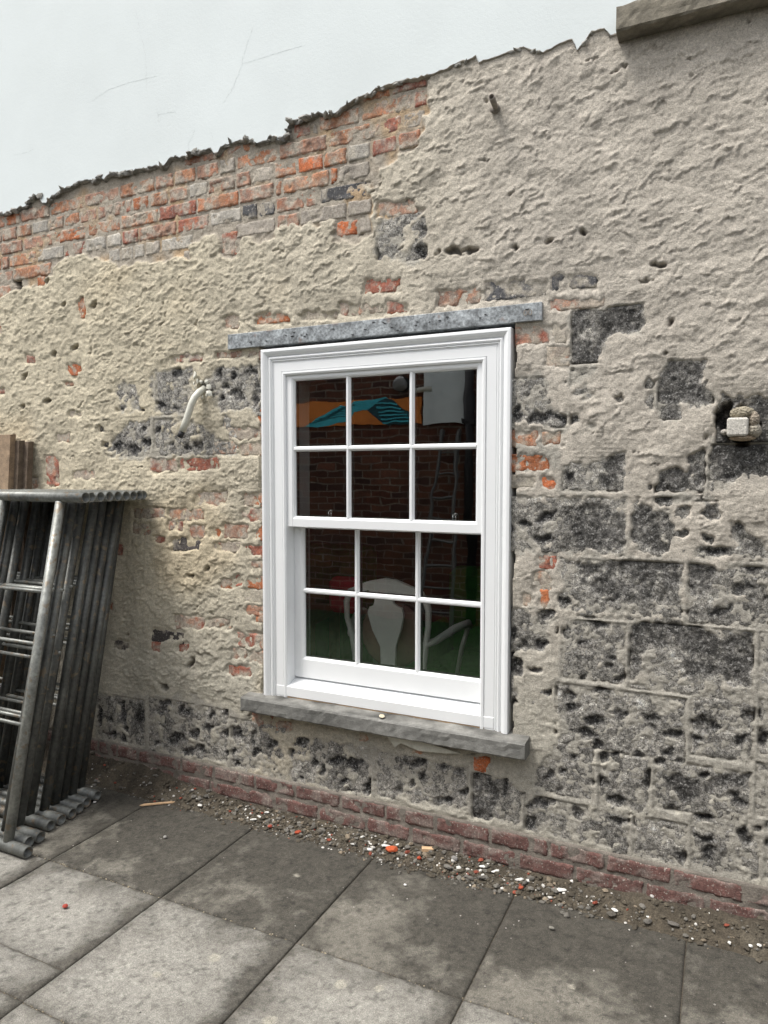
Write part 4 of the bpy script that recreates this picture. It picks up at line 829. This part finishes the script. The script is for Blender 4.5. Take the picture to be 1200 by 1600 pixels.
for n_, (px, py, L, w_, rot) in enumerate(sorted([(530, 1290, .036, .026, 20), (505, 1284, .032, .024, 0), (552, 1296, .026, .020, 40), (575, 1290, .024, .02, 0), (450, 1270, .026, .020, 0), (490, 1288, .030, .022, 60), (500, 1298, .03, .02, 10), (700, 1360, .040, .018, -10), (735, 1374, .030, .018, 0), (752, 1375, .034, .014, 10), (955, 1432, .034, .022, 20), (1052, 1448, .040, .022, 0), (1012, 1430, .036, .02, 40), (340, 1240, .024, .016, 0), (370, 1252, .022, .016, 0), (188, 1227, .022, .018, 0), (800, 1350, .03, .018, 70), (820, 1380, .03, .014, 70), (270, 1184, .03, .02, 0), (262, 1216, .03, .02, 30)])):
    shard(px, py, L, w_, .016, rot, random.choice([(.13, .12, .105), (.17, .16, .14), (.10, .09, .075)]), 'stone_chip', 'grey brown stone chip in the soil under the wall, %s from the left' % ON[n_], 'stone chip', 'grey stone chips along the foot of the wall')
# pale sealant blobs on the stone sill
x, z = W(597, 1114, -.05); tag(MB().blob((x, -.052, .574), 1, 2, .06, (.55, .48, .36), flat=(.021, .012, .003)).build('sealant_blob', M['rubble']), 'flat cream sealant blob on the stone sill', 'sealant blob')

# ------------------------------------------------------------ SCAFFOLD FRAMES
ybs = [-.758, -.700, -.650, -.560, -.500, -.440, -.388, -.330, -.258]; yts = [-.405, -.352, -.292, -.236, -.180, -.128, -.088, -.060, -.0]
yts = [-.430, -.379, -.326, -.274, -.223, -.172, -.124, -.082, -.040]
xbs = [-2.567, -2.634, -2.627, -2.674, -2.677, -2.678, -2.690, -2.708, -2.720]; xts = [W(134, 774, -.43)[0], W(143, 773, -.379)[0], W(161, 772, -.326)[0], W(174, 770, -.274)[0], W(196, 769, -.223)[0], W(203.5, 767, -.172)[0], W(211, 767, -.124)[0], W(218, 766, -.082)[0], W(224, 765.6, -.040)[0]]
ORD = ['frontmost galvanised scaffold frame of the leaning stack', 'second galvanised scaffold frame from the front of the leaning stack', 'third galvanised scaffold frame from the front of the leaning stack', 'fourth galvanised scaffold frame from the front of the leaning stack', 'middle galvanised scaffold frame of the nine leaning together', 'fourth galvanised scaffold frame out from the house wall', 'third galvanised scaffold frame out from the house wall', 'second galvanised scaffold frame out from the house wall', 'rearmost galvanised scaffold frame, touching the house wall']
ZB, ZT, RT = .027, 1.488, .0245
rung_z = [W(60, 928, -.55)[1], W(45, 1006, -.60)[1], W(40, 1036, -.62)[1], W(30, 1130, -.65)[1]]
for i in range(9):
    yb, yt, xb, xt = ybs[i], yts[i], xbs[i], min(max(xts[i], -2.68), -2.58)
    if i == 0: xt = xts[0]
    fr_ = empty('scaffold_frame', (xb-.7, yb, 0), ORD[i], 'scaffold frame', 'scaffold frames leaning against the wall')
    q = lambda x, t_: (x, yb+(yt-yb)*t_, ZB+(ZT-ZB)*t_)
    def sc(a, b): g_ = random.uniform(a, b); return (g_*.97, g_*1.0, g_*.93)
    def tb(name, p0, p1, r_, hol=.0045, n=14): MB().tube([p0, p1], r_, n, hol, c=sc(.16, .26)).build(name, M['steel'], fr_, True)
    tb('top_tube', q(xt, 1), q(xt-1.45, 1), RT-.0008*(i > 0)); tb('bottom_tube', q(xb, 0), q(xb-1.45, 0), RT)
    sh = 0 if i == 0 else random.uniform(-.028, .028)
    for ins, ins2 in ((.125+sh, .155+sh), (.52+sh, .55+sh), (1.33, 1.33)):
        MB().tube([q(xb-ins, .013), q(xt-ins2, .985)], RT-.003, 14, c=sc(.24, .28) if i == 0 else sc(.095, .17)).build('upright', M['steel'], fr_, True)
    for k, z in enumerate(rung_z):
        t_ = (z-ZB)/(ZT-ZB)+random.uniform(-.006, .006)
        if k in (1, 2) and (i+k) % 2 == 0: continue
        xa = xb+(xt-xb)*t_
        MB().tube([q(xa-.125-.01, t_), q(xa-.53, t_)], .0085, 8, c=sc(.2, .3)).build('rung', M['steel'], fr_, True)
        MB().tube([q(xa-.56, t_), q(xa-1.32, t_)], .0085, 8, c=sc(.2, .3)).build('rung', M['steel'], fr_, True)
# boards leaning behind the frames
for i, (l, r_, top, y, m, lab) in enumerate([(-3, 21, 679, -.10, 'wood', 'pale upright timber board, front one of three behind the scaffold frames'), (23, 35, 688, -.07, 'wood_dark', 'narrow dark timber board between two others behind the scaffold frames'), (37, 49, 690, -.04, 'wood_dark', 'dark timber board nearest the wall behind the scaffold frames')]):
    xa, za = W(l, top, y); xb_, _ = W(r_, top, y); mb = MB(); yb = y-.16; th = .034
    V = []
    for x in (xa, xb_-.002):
        for (yy_, z) in ((yb, .0), (yb+th, .0), (y+th*.5, za), (y-th*.5, za-.004)): V.append((x, yy_, z))
    mb.add(V, [(0, 1, 2, 3), (7, 6, 5, 4), (0, 4, 5, 1), (1, 5, 6, 2), (2, 6, 7, 3), (3, 7, 4, 0)])
    tag(mb.build('wooden_board', M[m]), lab, 'board', 'boards leaning behind the scaffold')

# ------------------------------------------------------------ THINGS IN THE WALL
pe = empty('overflow_pipe', (*[W(318, 607)[0], .0], W(318, 607)[1]), 'white plastic overflow pipe bending down out of the wall left of the window', 'pipe')
pts = []
for px, py, y in [(322, 604, .06), (317, 609, -.005), (311, 613, -.035), (304, 621, -.055), (299, 632, -.066), (295, 645, -.072), (290, 660, -.078), (285, 674, -.082)]:
    x, z = W(px, py, y); pts.append((x, y, z))
MB().tube(pts, .0165, 16, .003).build('pipe_bend', M['plastic'], pe, True)
x, z = W(281, 683, -.084); MB().tube([pts[-1], (x, -.085, z)], .0138, 14).build('black_end', M['black'], pe, True)
mb = MB(); r = random.Random(2)
for px, py, s_ in [(305, 587, 9), (309, 596, 6), (322, 597, 6), (326, 604, 6), (327, 615, 8), (317, 620, 5), (305, 605, 4), (303, 600, 4), (323, 618, 5), (314, 597, 4)]:
    x, z = W(px, py, -.022); mb.blob((x, -.022, z), s_*.0021, 0, .4, (.6, .58, .52), flat=(1, .45, 1.1))
mb.build('broken_sealant', M['plastic'], pe)
x, z = W(775, 173); x2, z2 = W(768, 151, -.10)
pe = empty('pipe_stub', (x, 0, z), 'short dull metal pipe stub poking out high in the render', 'pipe')
MB().tube([(x, .03, z), (x2, -.10, z2)], .011, 12, .002).build('stub_tube', M['rust'], pe, True)
MB().tube([(x+.002, .0, z), (x+.001, -.022, z+.001)], .019, 10).build('stub_collar', M['rust'], pe, True)
# duct hole stuffed with stone
x, z = W(1155, 662)
pe = empty('duct_plug', (x, 0, z), 'square white stone block wedged in a round hole at the right of the wall', 'stone block')
a, b = W(1136, 653, -.045); c2, d2 = W(1169, 681, -.045)
mb = MB(); mb.box(a, c2, -.055, .05, d2, b, .006, c=(.62, .59, .53)); o = mb.build('square_block', M['coat'], pe)
def lump(px, py, rx, rz, c, nm='mortar_lump'):
    x, z = W(px, py, -.02); MB().blob((x, .0, z), 1, 3, .07, c, rot=Matrix.Identity(3), flat=(rx, .045, rz)).build(nm, M['coat'], pe)
lump(1160, 645, .038, .022, (.36, .32, .24)); lump(1178, 656, .018, .030, (.34, .29, .23)); lump(1178, 672, .024, .026, (.44, .40, .33)); lump(1160, 684, .040, .010, (.50, .40, .29)); lump(1132, 675, .012, .010, (.5, .47, .42))

# ------------------------------------------------------------ THE ROOM BEHIND THE GLASS
mb = MB(); mb.box(-6, 2, 4.4, 4.5, -.05, 3).box(-6.1, -6, .33, 4.5, -.05, 3).box(2, 2.1, .33, 4.5, -.05, 3); o = mb.build('room_walls', M['room']); o['kind'] = 'structure'
mb = MB(); mb.box(-6, 2, .33, 4.4, 2.7, 2.8); o = mb.build('room_ceiling', M['room']); o['kind'] = 'structure'
mb = MB(); mb.box(-6, 2, .33, 4.4, -.06, -.005); o = mb.build('room_floor', M['carpet']); o['kind'] = 'structure'
YC = .30
def WP(l, y): return [W(a, b, y) for a, b in l]
ch = empty('dining_chair', (W(600, 1000, YC)[0], YC+.2, 0), 'white carved splat back armchair just behind the glass', 'chair')
sp = WP([(586, 925), (585, 940), (583, 946), (577, 948), (574, 957), (582, 985), (594, 1010), (596, 1075), (594, 1200), (618, 1200), (616, 1075), (618, 1010), (626, 985), (630, 962), (627, 951), (620, 948), (614, 943), (613, 925)], YC)
MB().prism(sp, YC, YC+.018).build('splat', M['chair'], ch)
cr = WP([(560, 914), (575, 908), (600, 904), (618, 907), (635, 914), (648, 920), (660, 926), (663, 936), (652, 934), (640, 930), (628, 930), (615, 932), (583, 930), (576, 922), (566, 924), (557, 928), (553, 921)], YC)
MB().prism(cr, YC-.004, YC+.022).build('crest_rail', M['chair'], ch)
for side in (0, 1):
    l = [(560, 918), (546, 924), (540, 940), (541, 965), (548, 990), (553, 1020), (555, 1080), (556, 1180)] if side == 0 else [(655, 928), (664, 938), (668, 955), (668, 980), (664, 1010), (661, 1040), (660, 1080), (660, 1180)]
    MB().tube([(W(a, b, YC)[0], YC+.01, W(a, b, YC)[1]) for a, b in l], [.012, .016, .015, .014, .014, .014, .015, .015], 10).build('back_post', M['chair'], ch, True)
xa = W(548, 990, YC); xb_ = W(664, 1008, YC)
MB().tube([(xb_[0], YC, xb_[1]), (xb_[0]+.03, YC+.06, xb_[1]+.01), (xb_[0]+.075, YC+.2, xb_[1]+.045), (xb_[0]+.10, YC+.32, xb_[1]+.05), (xb_[0]+.09, YC+.38, xb_[1]+.02)], [.016, .017, .02, .02, .014], 10).build('armrest', M['chair'], ch, True)
MB().tube([(xb_[0]+.10, YC+.33, xb_[1]+.04), (xb_[0]+.06, YC+.34, xb_[1]-.08), (xb_[0]+.02, YC+.35, .5)], .012, 10).build('arm_support', M['chair'], ch, True)
MB().tube([(xa[0], YC, xa[1]), (xa[0]-.03, YC+.06, xa[1]+.01), (xa[0]-.075, YC+.2, xa[1]+.045), (xa[0]-.10, YC+.32, xa[1]+.05), (xa[0]-.09, YC+.38, xa[1]+.02)], [.016, .017, .02, .02, .014], 10).build('armrest', M['chair'], ch, True)
MB().tube([(xa[0]-.10, YC+.33, xa[1]+.04), (xa[0]-.06, YC+.34, xa[1]-.08), (xa[0]-.02, YC+.35, .5)], .012, 10).build('arm_support', M['chair'], ch, True)
MB().box(xa[0]-.02, xb_[0]+.02, YC-.01, YC+.46, .44, .50, .012).build('seat', M['green'], ch)
for x in (xa[0], xb_[0]):
    for y in (YC+.01, YC+.43): MB().tube([(x, y, .44), (x, y, .2), (x, y+(-.03 if y < YC+.2 else .02), .0)], [.020, .015, .012], 8).build('leg', M['chair'], ch, True)
x, z = W(612, 985, YC+.08); mb = MB()
V = []; Fc = []; n = 72
for k in range(n):
    a = 2*math.pi*k/n
    for j in range(9):
        t_ = j/8; rr_ = .165*math.sin(math.pi*min(t_, 1)); V.append((x+rr_*math.cos(a)*(1+.025*(k % 4 == 0)), YC+.04+.09*t_-.0*rr_, z-.02+rr_*math.sin(a)))
for k in range(n):
    for j in range(8): Fc.append((k*9+j, ((k+1) % n)*9+j, ((k+1) % n)*9+j+1, k*9+j+1))
tag(MB().add(V, Fc).build('round_cushion', M['cushion'], None, True), 'round pleated dusky pink cushion propped against the white chair back', 'cushion')
def soft_seat(nm, x0, x1, y0, y1, hs, hb, m, lab, cat):
    e = empty(nm, ((x0+x1)/2, (y0+y1)/2, 0), lab, cat)
    MB().box(x0, x1, y0, y1, .10, hs, .04).build('seat', M[m], e); MB().box(x0, x1, y1-.14, y1+.02, hs-.02, hb, .05).build('backrest', M[m], e)
    for x in (x0-.10, x1): MB().box(x, x+.10, y0, y1, .08, hs+.18, .04).build('armrest', M[m], e)
    for x in (x0, x1-.04):
        for y in (y0+.02, y1-.06): MB().box(x, x+.04, y, y+.04, 0, .10).build('leg', M['table'], e)
soft_seat('armchair', W(690, 1000, 1.2)[0]-.05, W(745, 1000, 1.2)[0]+.25, .95, 1.55, .5, 1.02, 'green', 'dark green velvet armchair at the right inside the room', 'armchair')
soft_seat('sofa', W(482, 950, 1.9)[0]-.8, W(545, 950, 1.9)[0], 1.7, 2.4, .5, 1.02, 'green', 'dark green sofa at the left inside the room', 'sofa')
xa, za = W(510, 957, .66); xb_, zb = W(554, 905, .66); tag(MB().box(xa, xb_, .66, .76, za, zb, .03).build('red_cushion', M['red']), 'bright red square cushion left of the white chair back inside the room', 'cushion')
te = empty('side_table', (W(500, 970, .9)[0], .9, 0), 'brown wooden table edge at the lower left inside the room', 'table')
xa, za = W(484, 972, .75); xb_, zb = W(530, 958, 1.25)
MB().add([(xa-.5, .75, za), (xa, .75, za), (xb_, 1.3, za), (xb_-.6, 1.3, za), (xa-.5, .75, za-.03), (xa, .75, za-.03), (xb_, 1.3, za-.03), (xb_-.6, 1.3, za-.03)], [(0, 1, 2, 3), (7, 6, 5, 4), (0, 4, 5, 1), (1, 5, 6, 2), (2, 6, 7, 3), (3, 7, 4, 0)]).build('table_top', M['table'], te)
for x, y in ((xa-.45, .8), (xa-.06, .8), (xb_-.06, 1.25), (xb_-.5, 1.25)): MB().box(x, x+.05, y-.025, y+.025, 0, za-.03).build('leg', M['table'], te)

# ------------------------------------------------------------ THE OTHER SIDE OF THE YARD (seen mirrored in the panes)
YO = 4.2
def O(px, py): x, z = W(px, py, YO); return x, z
gw = empty('garden_wall', (-3, -YO, 0), 'red brick yard wall mirrored in the window panes', 'wall')
MB().box(-8, 5, -YO-.3, -YO-.004, -.05, 2.72, c=(.26, .23, .19)).build('mortar_body', M['oldbrick'], gw)
mb = MB(); r = random.Random(8); z = .01; k = 0
while z < 2.70:
    x = -6.4+(.11 if k % 2 else 0)
    while x < 1.2:
        c = r.choice([(.26, .085, .05), (.20, .07, .045), (.30, .11, .06), (.16, .065, .05), (.33, .13, .08)]); q_ = r.uniform(.38, .6)
        mb.box(x, x+.208, -YO-.01, -YO+r.uniform(-.002, .002), z, z+.060, c=(c[0]*q_, c[1]*q_, c[2]*q_)); x += .225
    z += .074; k += 1
o = mb.build('brickwork', M['oldbrick'], gw); o['kind'] = 'stuff'
MB().box(-8, 5, -YO-.34, -YO+.04, 2.723, 2.79, .008, c=(.22, .21, .19)).build('coping', M['oldbrick'], gw)
mu = empty('mural', (O(560, 645)[0], -YO, O(560, 645)[1]), 'orange painted panel with turquoise and dark stripes mirrored in the upper panes', 'mural')
(xa, za), (xb_, zb) = O(440, 668), O(658, 620)
MB().box(xa, xb_, -YO+.004, -YO+.022, za, zb, .002).build('orange_panel', M['orange'], mu)
def stripe(l, k, m, nm): MB().prism([O(*q_) for q_ in l], -YO+.0235, -YO+.0245+k*.0012).build(nm, M[m], mu)
stripe([(475, 667), (493, 653), (520, 637), (531, 633), (543, 636), (552, 628), (600, 621), (611, 627), (573, 640), (552, 643), (543, 657), (520, 663), (493, 667)], 0, 'turq', 'turquoise_shape')
stripe([(573, 640), (600, 623), (611, 624), (627, 637), (642, 645), (642, 663), (605, 664), (589, 656)], 1, 'navy', 'dark_shape')
for k in range(6):
    y_ = 661-k*4.2; x_ = 480+k*9; stripe([(x_, y_), (x_+30, y_-8), (545, y_-10+k), (545, y_-9+k), (x_+30, y_-7), (x_, y_+.8)], 2+k, 'navy', 'dark_stripe')
for k in range(6):
    y_ = 630+k*5.6; x_ = 590+k*2; stripe([(x_-4, y_+1), (x_+18, y_-1), (x_+30+k*3, y_+1), (x_+30+k*3, y_+3), (x_+18, y_+1), (x_-4, y_+3)], 8+k, 'turq', 'turquoise_stripe')
hw = empty('white_panel', (O(700, 620)[0], -YO, 2.4), 'white painted wall face mirrored in the upper right pane', 'wall')
(xa, za), (xb_, zb) = O(662, 664), O(728, 560)
MB().box(xa, xb_, -YO+.004, -YO+.05, za, zb+.3).build('painted_face', mat('old_white_paint', (.80, .86, .87), .8, noise=(6, .1)), hw)
(xa, _), (xb_, _) = O(729, 640), O(743, 640); dp = empty('downpipe', ((xa+xb_)/2, -YO+.09, 0), 'black downpipe mirrored in the upper right pane', 'downpipe')
MB().tube([((xa+xb_)/2, -YO+.10, .05), ((xa+xb_)/2, -YO+.10, 3.3)], .048, 12).build('pipe', M['black'], dp, True)
for z in (1.0, 2.1, 2.75): MB().box((xa+xb_)/2-.07, (xa+xb_)/2+.07, -YO+.005, -YO+.15, z, z+.04, .004).build('bracket', M['black'], dp)
x, z = O(628, 600); la = empty('wall_lamp', (x, -YO, z), 'black and white round wall lamp mirrored in the top middle pane', 'lamp')
MB().tube([(x, -YO+.004, z), (x, -YO+.05, z)], .085, 16).build('lamp_base', M['black'], la); MB().blob((x, -YO+.10, z), .075, 2, 0, c=(.3, .3, .3)).build('lamp_globe', M['rubble'], la, True)
MB().tube([(x+.1, -YO+.04, z-.08), (x+.34, -YO+.04, z-.08)], .03, 10).build('lamp_arm', M['plastic'], la, True)
ld = empty('ladder', (O(700, 800)[0], -3.6, 0), 'leaning aluminium ladder mirrored in the right hand panes', 'ladder')
(xa, zt), (xb_, _) = O(692, 672), O(716, 672); 
for x0, x1 in ((xa-.10, xa), (xb_+.10, xb_)): MB().tube([(x0, -YO+.62, .0), (x1, -YO+.05, zt)], .022, 6).build('stile', M['ladder'], ld)
for k in range(8):
    t_ = (k+1)/9; y = -YO+.62-.57*t_; MB().tube([(xa-.10*(1-t_), y, zt*t_), (xb_+.10*(1-t_), y, zt*t_)], .014, 6).build('rung', M['ladder'], ld)
for n_ in ('house_wall', 'sash_window', 'garden_wall', 'white_panel'): bpy.data.objects[n_]['kind'] = 'thing'
# clean parent transforms
bpy.context.view_layer.update()
